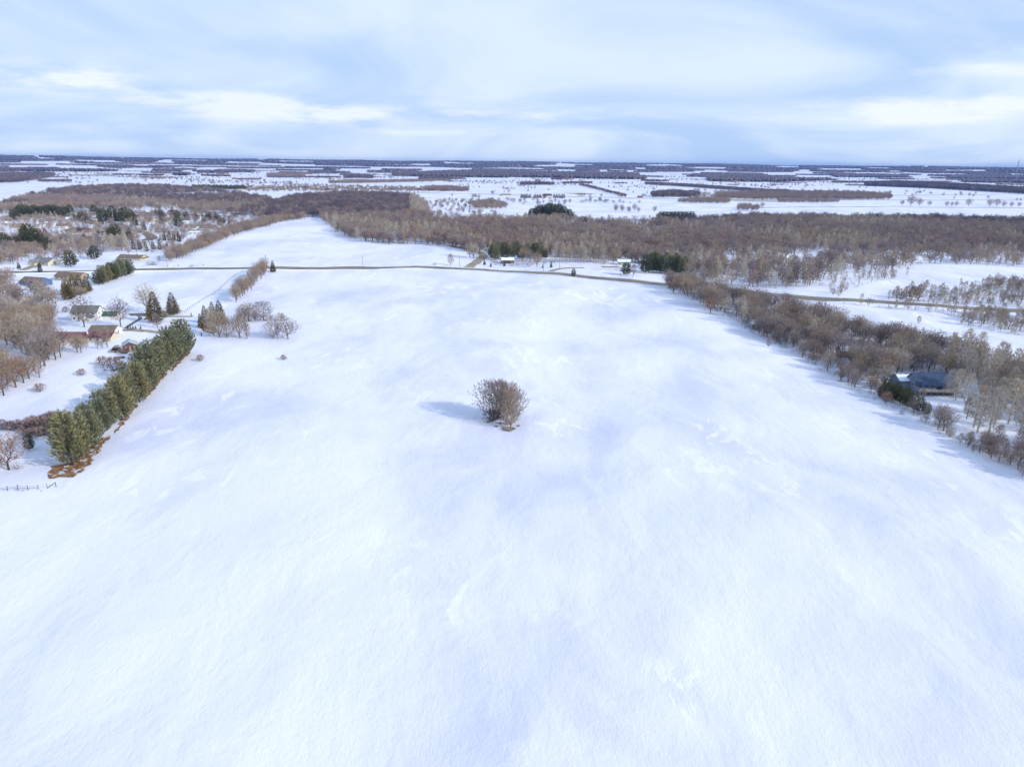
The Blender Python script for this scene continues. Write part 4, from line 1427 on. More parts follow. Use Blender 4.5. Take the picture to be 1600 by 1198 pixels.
def build_farm():
    # two storey farmhouse
    p = P(139, 499)
    t = thing('farmhouse', 'white two storey farmhouse with a green grey roof behind a bare yard tree', 'farmhouse', (p.x, p.y, hz(p.x, p.y)), R(4), 'farm buildings left of the lane')
    gable_block(t, 14.5, 8.5, 5.2, 2.9, M['w_white'], M['r_green'])
    gable_block(t, 6, 5, 2.7, 1.6, M['w_white'], M['r_green'], x0=2.5, y0=-6.2, ridge='y')
    for s in range(2):
        for i in range(5):
            if s == 0 and i in (2, 3, 4): continue
            window(t, -5.8 + i * 2.7, .9 + 2.7 * s, 1.0, 1.3, -4.25)
    for z in (1.0, 3.6):
        for y in (-2, 2):
            window(t, y, z, .9, 1.2, 7.25, face='x')
    # green roofed garage next to it
    p = P(172, 498)
    t = thing('garage', 'low white garage with a dark green roof right of the farmhouse', 'garage', (p.x, p.y, hz(p.x, p.y)), R(2), 'farm buildings left of the lane')
    gable_block(t, 11, 6.5, 2.6, 1.7, M['w_white'], M['r_dkgreen'])
    window(t, -3.6, .9, .9, 1.0, -3.25)
    for x in (0, 3.4):
        g = MB(); g.box(x - 1.3, -3.31, 0, x + 1.3, -3.23, 2.2); g.build('garage_door', M['trim'], t)
    # brown roofed garage
    p = P(166, 522)
    t = thing('garage', 'cream garage with a brown shingle roof half covered by snow', 'garage', (p.x, p.y, hz(p.x, p.y)), R(3), 'farm buildings left of the lane')
    gable_block(t, 13, 8.5, 2.7, 2.0, M['w_white'], M['r_brown'], snow=2)
    window(t, 0, .9, 1.1, 1.1, 6.5, face='x')
    g = MB(); g.box(6.45, 1.4, 0, 6.56, 3.6, 2.2); g.build('door', M['trim'], t)
    window(t, -4, 1, 1.2, 1, -4.25); window(t, 3, 1, 1.2, 1, -4.25)
    # long low shed with the red weathered roof
    p = P(133, 531)
    t = thing('shed', 'long low shed with a weathered dark red roof and cream wall', 'shed', (p.x, p.y, hz(p.x, p.y)), R(2.5), 'farm buildings left of the lane')
    ro = gable_block(t, 30, 8, 2.4, 1.7, M['w_cream'], M['r_red'], over=.6)
    for i in range(8):
        window(t, -13 + i * 3.6, .9, 1.2, .8, -4.0)
    for x in (2.4,):
        c = MB(); c.box(x, -1.9, 2.9, x + .6, -1.3, 4.7); c.build('vent_pipe', M['trim'], ro)
    for x in (-9, 11.5):
        q = MB(); q.box(x - .5, -4.07, 0, x + .5, -3.97, 2.0); q.build('door', M['door_dark'], t)
    # small barn with the metal roof
    p = P(204, 547)
    t = thing('barn', 'small weathered board barn with a pale galvanised roof next to the pines', 'barn', (p.x, p.y, hz(p.x, p.y)), R(28), 'farm buildings left of the lane')
    gable_block(t, 6.2, 7.2, 3.2, 1.7, M['w_wood'], M['r_metal'], ridge='y', over=.35)
    for i in range(7):
        q = MB(); q.box(-3.0 + i * .9, -3.66, 0, -2.2 + i * .9, -3.6, 2.9); q.build('board', M['timber' if i % 2 else 'w_wood'], t)
    for x in (-1.5, 1.2):
        q = MB(); q.box(x - .6, -3.72, .3, x + .6, -3.665, 2.0); q.build('door', M['door_dark'], t)
    window(t, 0, 1.6, 1.0, .8, 3.1, face='x')
    # arched lean to hut beside it
    p = P(183, 549)
    t = thing('hut', 'arched lean-to hut of old boards beside the small barn', 'hut', (p.x, p.y, hz(p.x, p.y)), R(20), 'farm buildings left of the lane')
    sh = MB()
    n = 8
    ps = []
    for k in range(n + 1):
        a = math.pi * (1 - .62 * k / n)
        ps.append((2.6 * math.cos(a), 0, 2.7 * math.sin(a)))
    for k in range(n):
        a, b = ps[k], ps[k + 1]
        sh.poly([(a[0], -2.4, a[2]), (b[0], -2.4, b[2]), (b[0], 2.4, b[2]), (a[0], 2.4, a[2]), (a[0] * .95, -2.4, a[2] * .95), (b[0] * .95, -2.4, b[2] * .95), (b[0] * .95, 2.4, b[2] * .95), (a[0] * .95, 2.4, a[2] * .95)],
                [(0, 1, 2, 3), (7, 6, 5, 4), (0, 4, 5, 1), (3, 2, 6, 7)])
    sh.build('roof', M['timber'], t)
    bw = MB(); bw.box(-2.4, 2.0, 0, 1.2, 2.1, 1.6); bw.build('wall', M['w_wood'], t)
    for x in (-.2, 1.2):
        q = MB(); q.box(x - .1, -2.3, 0, x + .1, -2.1, 2.1); q.build('post', M['w_wood'], t)
    # feed troughs, log heap
    for (x, y, l, lab) in ((186, 560, 4.5, 'low reddish stack of logs in the snow below the barn'), (196, 552, 2.2, 'small dark stack of logs close to the barn')):
        p = P(x, y)
        t = thing('log_stack', lab, 'logs', (p.x, p.y, hz(p.x, p.y)), R(12), 'log stacks below the barn')
        for r in range(3):
            for k in range(4 - r):
                q = MB(); q.tube((-l / 2 + rnd.uniform(-.2, .2), (k + r / 2) * .36 - .6, .16 + r * .31), (l / 2 + rnd.uniform(-.2, .2), (k + r / 2) * .36 - .6, .16 + r * .31), .17, .15, 7)
                q.build('log', M['chim' if (k + r) % 2 else 'bark'], t)


def build_houses():
    build_blue_house()
    build_farm()
    H = house
    g2 = 'houses along the country road'
    H(57, 445, 38, 'blue sided house with a tan roof south of the road', 'w_blue', 'r_brown', rz=-14, depth=.62, h=3.0, rise=2.6, wing=(.32, .8, .36, -.45), chimney=False, group=g2)
    H(113, 436, 42, 'tan ranch house with a brown roof beside the dark spruces', 'w_tan', 'r_brown', rz=-6, depth=.5, wing=(.28, .7, .18, -.3), chimney=False, group=g2)
    H(73, 413, 36, 'cream house with three steep white trimmed gables north of the road', 'w_cream', 'r_grey', rz=-20, depth=.6, wing=(.34, .9, -.2, -.4), rise=3.0, group=g2)
    H(208, 407, 38, 'low cream house with a wide brown roof by the small hedge', 'w_cream', 'r_brown', rz=-5, depth=.55, wing=(.3, .8, .38, .05), group=g2)
    H(124, 362, 34, 'orange brick house with a charcoal hipped roof in the subdivision', 'w_brick', 'r_dark', rz=-8, depth=.55, hip=5, rise=2.4, snow=2, group=None)
    H(55, 363, 12, 'small red outbuilding behind the dark pines', 'w_red', 'r_red', rz=10, depth=.8, garage=False, chimney=False)
    H(20, 376, 24, 'white house with a tan roof at the edge of the picture', 'w_cream', 'r_brown', rz=-15)
    H(50, 341, 24, 'tan house right under the long row of dark pines', 'w_tan', 'r_brown', rz=8, wing=(.3, .9, -.3, -.3))
    H(66, 353, 16, 'white gabled house with snow on its roof near the tall pines', 'w_white', 'r_grey', rz=40, snow=3)
    H(136, 377, 15, 'small grey roofed house below the brick house', 'w_grey', 'r_grey', rz=-12, garage=False)
    H(152, 381, 20, 'long grey roofed house just above the pale birches', 'w_white', 'r_green', rz=-8, depth=.45)
    H(128, 335, 12, 'white house with a steep gable before the wood', 'w_white', 'r_grey', rz=60, snow=0, storeys=2)
    H(164, 333, 16, 'pale orange house half hidden by the wood behind the subdivision', 'w_cream', 'r_brown', rz=5)
    H(186, 334, 14, 'white two storey house with a dark roof near the wood', 'w_white', 'r_dark', rz=25, storeys=2)
    H(228, 334, 20, 'long house under unbroken roof snow near the wood', 'w_grey', 'r_grey', rz=4, snow=3)
    H(235, 347, 22, 'cream house with a tall front gable in the middle of the subdivision', 'w_cream', 'r_brown', rz=-30, wing=(.34, .8, 0, -.4), rise=3)
    H(270, 333, 12, 'pink tinged house at the foot of the wood', 'w_cream', 'r_red', rz=30)
    H(312, 333, 22, 'orange tan house beyond the short street', 'w_tan', 'r_brown', rz=0, wing=(.3, .7, -.25, -.3))
    H(355, 335, 16, 'cream house at the east end of the subdivision', 'w_cream', 'r_grey', rz=-35)
    H(302, 356, 20, 'light orange timber house behind the row of small conifers', 'w_tan', 'r_grey', rz=20)
    H(322, 356, 26, 'broad grey roofed house beside the field tree line', 'w_slate', 'r_grey', rz=-22, hip=4)
    H(308, 366, 22, 'white house with a snowy green roof above the five dark cone trees', 'w_white', 'r_green', rz=18, snow=1)
    H(12, 352, 14, 'white house with roof snow west of the pines', 'w_white', 'r_grey', rz=10, snow=3)
    H(88, 379, 12, 'cream cottage hidden in bare trees', 'w_cream', 'r_brown', rz=-20)
    H(205, 345, 12, 'small brown house behind the conical yard trees', 'w_tan', 'r_brown', rz=0, garage=False)
    H(6, 395, 14, 'green roofed white house cut by the edge of the picture', 'w_white', 'r_green', rz=0)
    for (x, y, w_, wa, ro, rz, sn, lab) in ((28, 356, 18, 'w_tan', 'r_brown', 12, 0, 'tan house among bare trees above the far left pines'), (84, 345, 18, 'w_grey', 'r_grey', -25, 3, 'grey house with a snowed over roof below the pine row end'), (98, 356, 15, 'w_white', 'r_brown', 20, 0, 'white house with a brown roof left of the brick house'),
                                            (36, 388, 16, 'w_tan', 'r_grey', -10, 0, 'tan grey roofed house behind the dark garden pines'), (112, 345, 14, 'w_cream', 'r_grey', 15, 3, 'cream house inside the loop of the street'), (146, 350, 15, 'w_tan', 'r_dark', -18, 0, 'tan dark roofed house behind the street junction'),
                                            (178, 362, 14, 'w_white', 'r_grey', 30, 0, 'white grey roofed house above the birch thicket'), (214, 341, 14, 'w_tan', 'r_dark', -8, 0, 'low tan house with a dark roof below the snowy long house'), (252, 363, 16, 'w_grey', 'r_brown', 12, 0, 'grey house with a brown roof left of the upper cone trees'),
                                            (262, 347, 14, 'w_cream', 'r_brown', -15, 0, 'cream house right of the gabled one in mid subdivision'), (286, 351, 16, 'w_white', 'r_grey', 5, 3, 'white house under roof snow behind the orange timber house'), (338, 343, 15, 'w_tan', 'r_brown', -10, 0, 'tan house right of the short street'),
                                            (160, 368, 14, 'w_cream', 'r_dark', 25, 0, 'cream dark roofed house right of the brick house'), (372, 338, 12, 'w_white', 'r_brown', 5, 0, 'small white house where the tree line meets the wood')):
        H(x, y, w_, lab, wa, ro, rz=rz, snow=sn, chimney=False, wing=(.3, .75, .3, -.3) if w_ > 15 else None)
    # belt houses with snow on the roof
    g3 = 'houses hidden in the east tree belt'
    H(1333, 556, 46, 'long low house with a snow covered roof in the east tree belt', 'w_wood', 'r_dark', rz=-6, depth=.5, snow=3, hip=0, rise=1.8, garage=False, group=g3)
    H(1204, 505, 26, 'small cabin under roof snow between belt trees', 'w_tan', 'r_brown', rz=-35, depth=.6, snow=3, rise=1.8, garage=False, group=g3)
    H(1178, 513, 12, 'tiny grey shed half buried behind the belt trees', 'w_grey', 'r_grey', rz=10, snow=3, wm=5, garage=False, chimney=False, group=g3)
    H(793, 411, 20, 'brown cottage with a snowy roof in front of the roadside pines', 'w_wood', 'r_brown', rz=5, depth=.6, snow=3, group=None, garage=False)
    H(975, 414, 20, 'cream house with a snowy roof beside the gravel patch', 'w_cream', 'r_grey', rz=-10, depth=.6, snow=3, group=None)
    H(1003, 412, 12, 'blue grey outbuilding next to the dark pine stand', 'w_slate', 'r_grey', rz=10, snow=3, garage=False, chimney=False, group=None)
    # far farm buildings
    far = [(790, 306, 16, 'w_cream', 'r_brown', 'orange tan farmhouse at the near end of the far farm'), (855, 306, 14, 'w_brick', 'r_dark', 'red farm building among the far conifer row'),
           (1325, 310, 20, 'w_brick', 'r_red', 'long red roofed barn on the distant road'), (498, 275, 5, 'w_white', 'r_metal', 'pale barn beside the red brown copse'),
           (768, 272.5, 10, 'w_white', 'r_metal', 'white quarry plant in the dark far wood'), (763, 277, 20, 'w_tan', 'r_metal', 'flat pale quarry building before the dark wood'),
           (350, 270.5, 12, 'w_white', 'r_metal', 'pale blue farm shed below the water tower'), (332, 307, 10, 'w_white', 'r_grey', 'white house in the gap of the wood'),
           (376, 297, 10, 'w_cream', 'r_brown', 'cream farmhouse right of the dark conifer row'), (328, 298, 8, 'w_white', 'r_grey', 'white house left of the dark conifer row'),
           (1215, 305, 10, 'w_white', 'r_dark', 'dark roofed farmhouse in the brown roadside wood'), (1000, 309, 8, 'w_brick', 'r_brown', 'brick farmhouse at the far copse'),
           (1580, 299, 24, 'w_white', 'r_metal', 'long white barns under the slanting wood'), (915, 281, 8, 'w_white', 'r_metal', 'tiny white farm near the horizon')]
    for (x, y, wpx, wa, ro, lab) in far:
        house(x, y, wpx, lab, wa, ro, rz=rnd.uniform(-25, 25), depth=.5, detail=0, chimney=False, group='far farm buildings')
    # far village: a row of small brown houses
    x = 386
    k = 0
    rnd.seed(99)
    adj = ['tan', 'orange brown', 'pale cream', 'brick', 'brown roofed', 'grey roofed']
    while x < 664:
        y = 296.0 + rnd.uniform(-3.2, 1.5) + (x - 386) * .004
        wa, ro = rnd.choice([('w_tan', 'r_brown'), ('w_cream', 'r_brown'), ('w_brick', 'r_dark'), ('w_tan', 'r_grey'), ('w_cream', 'r_grey'), ('w_grey', 'r_brown')])
        house(x, y, rnd.uniform(6.5, 10), f'small distant village house beyond the purple wood, {ORD[k]} of the row from the left', wa, ro, rz=rnd.uniform(-30, 30), depth=.6, h=3.2, rise=2.6, detail=0, chimney=False, group='distant village houses', name='village_house')
        x += rnd.uniform(3.6, 6.6)
        k += 1
    for i in range(10):
        house(668 + i * 6.3, 298 + rnd.uniform(-2.5, 1), 8, f'small house of the right end cluster of the far village, {ORD[i]} from the left', rnd.choice(['w_brick', 'w_tan']), rnd.choice(['r_dark', 'r_brown']), rz=rnd.uniform(-30, 30), depth=.6, h=3.2, rise=2.6, detail=0, chimney=False, group='houses at the end of the distant village', name='village_house')
    for i in range(12):
        house(1120 + i * 20 + rnd.uniform(-5, 5), 304 + rnd.uniform(-2, 3) + i * .3, 7, f'small distant house inside the brown roadside wood, {ORD[i]} from the left', rnd.choice(['w_brick', 'w_cream', 'w_white']), rnd.choice(['r_dark', 'r_grey']), rz=rnd.uniform(-30, 30), depth=.6, h=3.4, rise=2.6, detail=0, chimney=False, group='distant roadside houses', name='village_house')
    # village garden trees
    pts = scatter_poly([(384, 301), (470, 300.5), (560, 301), (664, 301.5), (664, 294), (560, 292), (470, 291.5), (384, 292.5)], 22, 31)
    scatter_obj('village_trees', pts, WK, (.45, .8), 'bare brown trees among the distant village houses', pick=lambda p, rr: rr.choice([0, 1, 3, 6]), seed=32)
    pts = scatter_poly([(1080, 313), (1392, 314), (1392, 303), (1300, 300), (1200, 300), (1100, 303)], 26, 33)
    scatter_obj('roadside_trees', pts, WK, (.6, 1.0), 'brown trees around the distant roadside houses', pick=lambda p, rr: rr.choice([0, 2, 2, 6]), seed=34)


build_houses()


# ------------------------------------------------------------------ trees one can tell apart
def build_trees():
    g = 'trees of the lone clump in the field'
    place_px('fan_tree', 771, 655, 61, 'widest fan shaped bare tree of the lone field clump', group=g, var=0, wide=1.02)
    place_px('fan_tree', 779, 652, 56, 'bare tree with a pale trunk at the back of the lone field clump', group=g, var=1, wide=.8)
    place_px('fan_tree', 787, 657, 50, 'slim middle tree of the lone field clump', group=g, var=2, wide=.7)
    place_px('fan_tree', 802, 657, 50, 'bare tree on the sunny side of the lone field clump', group=g, var=0, wide=.85, rz=2.0)
    place_px('fan_tree', 798, 669, 60, 'frontmost straight trunked tree of the lone field clump', group=g, var=2, wide=.62, rz=4)
    place_px('fan_tree', 792, 655, 57, 'full crowned tree filling the middle of the lone field clump', group=g, var=1, wide=.85, rz=1.0)
    place_px('brush', 768, 658, 17, 'dense brown shrub at the trunk of the widest clump tree', cat='shrub', group='brush at the foot of the lone clump', var=1)
    place_px('brush', 775, 655, 13, 'reddish shrub behind the widest clump tree', cat='shrub', group='brush at the foot of the lone clump', var=1)
    place_px('brush', 792, 664, 8, 'low tan brush in the middle of the lone clump', cat='shrub', group='brush at the foot of the lone clump', var=2)
    place_px('shrub', 793, 671, 4, 'tan weeds before the frontmost clump trunk', cat='shrub', group='brush at the foot of the lone clump', var=2)
    place_px('shrub', 807, 656, 9, 'thin brush on the sunny side of the lone clump', cat='shrub', group='brush at the foot of the lone clump', var=0)

    for i, (x, y, h) in enumerate(((786, 671, 3), (790, 673, 3), (796, 674, 3), (803, 671, 3), (765, 660, 4), (782, 662, 3), (810, 666, 2.5), (776, 667, 2.5))):
        place_px('brush', x, y, h, f'tuft of dry weeds around the lone clump, {ORD[i]} of eight', cat='weeds', group='dry weeds round the lone clump', var=0, wide=1.5)
    # the pine row
    g = 'row of white pines beside the field'
    a, b = P(113, 727), P(287, 553)
    n = 20
    dx = (b - a).normalized()
    for i in range(n):
        p = a.lerp(b, i / (n - 1))
        p += Vector((-dx.y, dx.x, 0)) * rnd.uniform(-1.2, 2.2)
        lab = 'big grey green pine standing over the rust brown litter, first of the long row' if i == 0 else f'grey green white pine, {ORD[i]} of the long row counted from the rust litter end'
        place('row_pine', p, rnd.choice((13.5, 14.5, 15.5, 17)) * rnd.uniform(.95, 1.05) if i else 16.5, lab, group=g, var=i, name='pine_tree', wide=rnd.uniform(.9, 1.06))
    for i in range(9):
        p = a.lerp(b, (i + .6) / 9)
        p += Vector((-dx.y, dx.x, 0)) * 4.2
        place('row_pine', p, rnd.uniform(11.5, 15.5), f'pine on the farm side of the long row, {ORD[i]} from the rust litter end', group='farm side pines of the long row', var=i + 1, name='pine_tree', wide=rnd.uniform(.85, 1.05))

    # farm yard
    S = 'two spruces by the gravel drive'
    place_px('spruce', 244, 503, 46, 'broad olive spruce in front of the tall grey tree', group=S, var=0, wide=1.15)
    place_px('spruce', 271, 492, 34, 'lone conical spruce in the snow beside the drive end', group=S, var=1, wide=1.15)
    Y = 'bare trees of the farm yard'
    place_px('grey_tree', 231, 490, 46, 'tall pale grey bare tree behind the olive spruce', group=Y, var=1, wide=.95)
    place_px('round_tree', 189, 510, 44, 'bare brown yard tree between the farmhouse and the spruces', group=Y, var=0, wide=.85)
    place_px('round_tree', 132, 511, 46, 'dark bare tree right before the white farmhouse', group=Y, var=1)
    place_px('young_tree', 246, 512, 22, 'small bare tree below the olive spruce', group=Y, var=0, wide=1.5)
    place_px('young_tree', 167, 538, 26, 'small dark bare tree before the long red shed', group=Y, var=0, wide=1.2)
    place_px('oak_tree', 121, 551, 30, 'crooked double trunked tree below the long red shed', group=Y, var=1, name='bare_tree')
    place_px('grey_tree', 127, 551, 28, 'pale leaning tree next to the crooked one', group=Y, var=0)
    for (x, y, h, lab) in ((153, 545, 14, 'thin sapling left of the arched hut'), (160, 545, 12, 'thin sapling close to the arched hut'), (135, 545, 18, 'thin sapling below the red roof'), (168, 544, 8, 'tiny sapling beside the hut')):
        place_px('young_tree', x, y, h, lab, group='saplings below the red shed', var=2)
    for (x, y, h, lab) in ((160, 571, 13, 'round grey shrub alone in the snow below the barn'), (128, 586, 9, 'small flat topped shrub on the snowy slope'), (62, 612, 12, 'thin pale shrub low on the snowy slope'), (50, 674, 22, 'spidery bare shrub above the brown brush'),
                           (179, 580, 20, 'leaning pale brush beside the pine row'), (190, 552, 8, 'little dark shrub under the barn'), (103, 488, 8, 'dark little shrub left of the farmhouse'), (313, 564, 9, 'round brown shrub in the snow right of the pine row'), (443, 562, 7, 'tiny dark shrub alone in the big field'),
                           (22, 697, 0, '')):
        if h: place_px('brush', x, y, h, lab, cat='shrub', group='lone shrubs in the snow', var=0)
    # brown brush heap at the left edge
    for i, (x, y, h) in enumerate(((4, 670, 13), (15, 671, 12), (26, 670, 13), (37, 671, 13), (47, 673, 15), (57, 676, 18), (66, 673, 20), (74, 669, 20), (82, 664, 19), (89, 659, 14), (62, 682, 14), (72, 679, 14), (46, 683, 12), (81, 672, 14))):
        place_px('brush', x, y, h, f'matted purple brown brush on the snow slope, {ORD[i]} clump of the bank', cat='shrub', group='matted brush bank', var=i, wide=1.3)
    place_px('round_pine', 47, 703, 26, 'small dark juniper beside the russet oak', cat='tree', var=0, name='juniper_tree', wide=.8)
    place_px('oak_tree', 14, 734, 60, 'russet oak holding its dry leaves at the picture edge', group='russet oaks', var=0, wide=1.15)
    place_px('shrub', 27, 733, 12, 'thin brush right of the russet oak', cat='shrub', var=0)

    # spruces by the lane
    G = 'spruces beside the farm lane'
    for (x, y, h, w, lab) in ((322, 512, 34, .9, 'leftmost dark spruce of the lane group'), (334, 506, 34, .8, 'middle spruce of the lane group'), (345, 506, 36, 1.0, 'tallest spruce of the lane group'), (314, 512, 22, .8, 'low dark spruce at the lane edge')):
        place_px('spruce', x, y, h, lab, group=G, var=x, wide=w)
    for (x, y, h, k, v, lab) in ((327, 524, 40, 'pale_tree', 0, 'pale leafless tree leaning over the lane spruces'), (334, 524, 44, 'pale_tree', 1, 'tall pale leafless tree before the lane spruces'), (343, 526, 38, 'fan_tree', 1, 'bare tan tree at the corner of the field by the spruces')):
        place_px(k, x, y, h, lab, group='bare trees before the lane spruces', var=v)
    # corner grove
    G = 'bare trees of the grove in the field corner'
    for i, (x, y, h, lab) in enumerate(((355, 527, 28, 'small pale tree next to the lane spruces'), (375, 528, 36, 'bare twin tree left of the dark grove'), (386, 529, 26, 'slender bare tree beside the twin tree'), (383, 504, 30, 'darkest bare tree at the back of the grove'),
                                        (389, 502, 32, 'bare tree with spreading crown behind the brush'), (412, 500, 30, 'upright bare tree behind the middle brush'), (427, 529, 28, 'open crowned bare tree on the sunny end of the grove'), (434, 527, 18, 'thin sapling between the two end trees'),
                                        (450, 530, 36, 'roundest bare tree at the sunny end of the grove'), (372, 506, 18, 'low bare tree in the brush of the grove'), (400, 503, 18, 'little bare tree in the middle of the brush'))):
        place_px(('young_tree' if i in (2, 7) else 'round_tree') if i not in (0, 5, 6) else 'fan_tree', x, y, h * .93, lab, group=G, var=i, wide=1.15 if h > 20 else .9)
    for i, (x, y, h) in enumerate(((368, 503, 10), (374, 502, 12), (380, 503, 13), (390, 501, 10), (398, 501, 12), (405, 501, 10), (415, 501, 12), (423, 502, 11), (431, 502, 11), (437, 501, 12), (441, 501, 12), (446, 501, 8))):
        place_px('oak_tree' if i % 3 == 1 else 'shrub', x, y, h, f'low brush joining the trees of the corner grove, {ORD[i]} clump from the left', cat='shrub', group='brush of the corner grove', var=i, name='shrub')
    # row up the lane
    a, b = P(368, 472), P(415, 428)
    for i in range(15):
        p = a.lerp(b, i / 14)
        q = ['first', 'second', 'third', 'fourth', 'fifth', 'sixth', 'seventh', 'eighth', 'ninth', 'tenth', 'eleventh', 'twelfth', 'thirteenth', 'fourteenth', 'fifteenth'][i]
        p.x += rnd.uniform(-1.5, 1.5)
        place('oak_tree' if i % 2 else 'round_tree', p, rnd.uniform(11, 15), f'tan bare tree, {q} of the row running from the grove to the road', group='row of trees between lane and field', var=i, name='bare_tree', wide=.8)
    place_px('grey_tree', 410, 420, 13, 'round grey bare tree at the road end of the lane row', var=1, group='row of trees between lane and field')
    place_px('spruce', 427, 425.5, 18, 'single pointed spruce standing at the roadside corner of the field', var=1, wide=.95)
    place_px('round_pine', 896, 433, 13, 'small bushy pine on the field side of the road bend', var=0, wide=.8)
    place_px('young_tree', 704, 415, 17, 'bare tree by the road on the white verge', var=1, wide=1.3)
    place_px('shrub', 300, 418, 4, 'low russet shrub on the far road verge', cat='shrub', var=1, wide=1.6)
    place_px('shrub', 679, 415, 4, 'low brown shrub left of the roadside bare tree', cat='shrub', var=1, wide=1.5)
    place_px('young_tree', 249, 409, 9, 'tiny bare tree right of the wide brown roof', var=0, wide=1.4)
    for x in (233, 238, 243):
        place_px('shrub', x, 414.5, 6, {233: 'left', 238: 'middle', 243: 'right'}[x] + ' grey shrub of the small hedge by the brown roofed house', cat='shrub', group='small hedge by the brown roofed house', var=0, wide=1.2)
    # green pines group right of road (left, near 180,428)
    G = 'hedge of pines south of the country road'
    for i, (x, y, h) in enumerate(((155, 445, 22), (162, 444, 24), (169, 441, 25), (176, 438, 25), (183, 436, 25), (190, 433, 25), (197, 431, 24), (204, 429, 22), (160, 438, 22), (175, 433, 22), (188, 428, 22))):
        place_px('round_pine' if i % 3 == 0 else 'row_pine', x, y, h, f'bushy green pine of the short thick hedge below the road, {ORD[i]} from its left end' if i < 8 else f'bushy green pine behind the short thick hedge, {ORD[i - 8]} from the left', group=G, var=i, name='pine_tree', wide=1.1)
    G = 'dark spruces behind the farm field'
    for i, (x, y, h, lab) in enumerate(((108, 468, 30, 'dark brown green spruce nearest the left wood'), (117, 461, 32, 'tall dark spruce in the middle of the dark group'), (127, 460, 30, 'dark spruce with a broad skirt'), (137, 456, 24, 'low dark spruce on the field side of the dark group'), (103, 462, 24, 'small dark spruce behind the dark group'))):
        place_px('spruce', x, y, h, lab, group=G, var=i, wide=1.15)
    place_px('grey_tree', 126, 466, 20, 'round grey bare tree in front of the dark spruces', var=0, wide=1.3)
    G = 'round pines of the roadside gardens'
    place_px('round_pine', 111, 417, 24, 'round dark green pine behind the utility pole', group=G, var=0, wide=1.2)
    place_px('round_pine', 148, 405, 20, 'round dark green pine in the snowy garden', group=G, var=1, wide=1.25)
    # five + five cone trees
    wd = ['first', 'second', 'third', 'fourth', 'fifth', 'sixth']
    for i, x in enumerate((209, 219, 229, 240, 250)):
        place_px('yard_spruce', x, 390 if i != 2 else 393, 15, f'dark cone tree, {wd[i]} in the lower garden row of five', group='lower row of five cone trees', var=i, wide=1.0)
    for i, (x, y, h) in enumerate(((251, 376, 8), (257, 376, 13), (265, 376, 14), (272, 376, 14), (280, 378, 15))):
        place_px('yard_spruce', x, y, h, f'dark cone tree, {wd[i]} in the upper garden row', group='upper row of five cone trees', var=i, wide=.95)
    for (x, y, h, lab) in ((261, 385, 7, 'small cone tree below the upper row'), (271, 386, 8, 'small dark cone tree by the field tree line')):
        place_px('yard_spruce', x, y, h, lab, group='small cone trees by the tree line', wide=1.2)
    # subdivision conifers
    dark = [(48, 382, 24), (58, 385, 20), (41, 386, 18), (40, 372, 14), (8, 385, 16), (18, 388, 14), (27, 386, 12), (66, 378, 14), (72, 372, 12), (34, 335, 12), (75, 392, 16), (74, 385, 12), (128, 347, 12), (118, 346, 9), (137, 350, 12),
            (148, 336, 12), (162, 348, 17), (158, 352, 12), (176, 343, 16), (182, 346, 12), (174, 347, 10), (186, 346, 10), (196, 348, 18), (190, 346, 14), (205, 345, 14), (212, 353, 14), (226, 360, 10), (202, 376, 12), (203, 372, 12), (176, 374, 16), (182, 372, 16), (170, 376, 12),
            (133, 380, 12), (253, 342, 10), (252, 350, 10), (270, 340, 12), (278, 342, 10), (289, 345, 10), (293, 344, 12), (279, 356, 14), (306, 344, 10), (318, 348, 10), (326, 346, 10), (338, 344, 10), (343, 352, 9), (349, 350, 8), (358, 350, 7), (250, 334, 8), (246, 338, 8),
            (63, 425, 10), (30, 420, 8), (62, 419, 6), (146, 394, 10)]
    loc = ['beside the street bend', 'near the cone tree rows', 'below the long wood', 'behind the brick house', 'between the garden houses']
    for i, (x, y, h) in enumerate(dark):
        L = 'west of the red outbuilding' if x < 45 else ('near the red outbuilding' if x < 80 else ('above the brick house' if x < 150 and y < 360 else ('beside the curving street' if x < 215 else ('around the cream gabled house' if x < 262 else 'by the far garden street'))))
        place_px('yard_spruce' if h < 16 and i % 3 else 'round_pine', x, y, h * 1.25, f'dark garden evergreen {L}, {nth(L)} of these', group='dark garden evergreens ' + L, name='spruce_tree', wide=1.2)
    for i in range(22):
        x = 22 + i * 4.2
        place_px('round_pine', x, 343 - i * .25 + rnd.uniform(-2, 2) - (4 if 30 < x < 90 else 0), 15, f'deep green pine before the purple wood, {ORD[i]} of its long row from the left', group='long pine row before the purple wood', wide=1.15)
    # pale birches above the brown roof house
    for i in range(12):
        place_px('pale_tree', 168 + i * 2.9 + rnd.uniform(-1, 1), 392 + rnd.uniform(-2, 2), 24 + rnd.uniform(-4, 3), f'pale tan birch behind the wide brown roof, {ORD[i]} of the thicket from the left', group='pale birch thicket', name='birch_tree')
    # roadside stand right of the gravel side road
    for i, (x, y, h) in enumerate(((770, 401, 20), (777, 400, 21), (784, 399, 20), (792, 398, 20), (801, 397, 18), (808, 397, 20), (832, 399, 17), (841, 398, 18), (850, 398, 14), (860, 396, 12), (873, 395, 12), (883, 395, 12), (852, 404, 14))):
        place_px('row_pine' if i < 6 else 'round_pine', x, y, h, f'dark green pine right of the gravel side road, {ORD[i]} of its stand from the left', group='pine stand right of the side road', var=i, name='pine_tree', wide=.9)
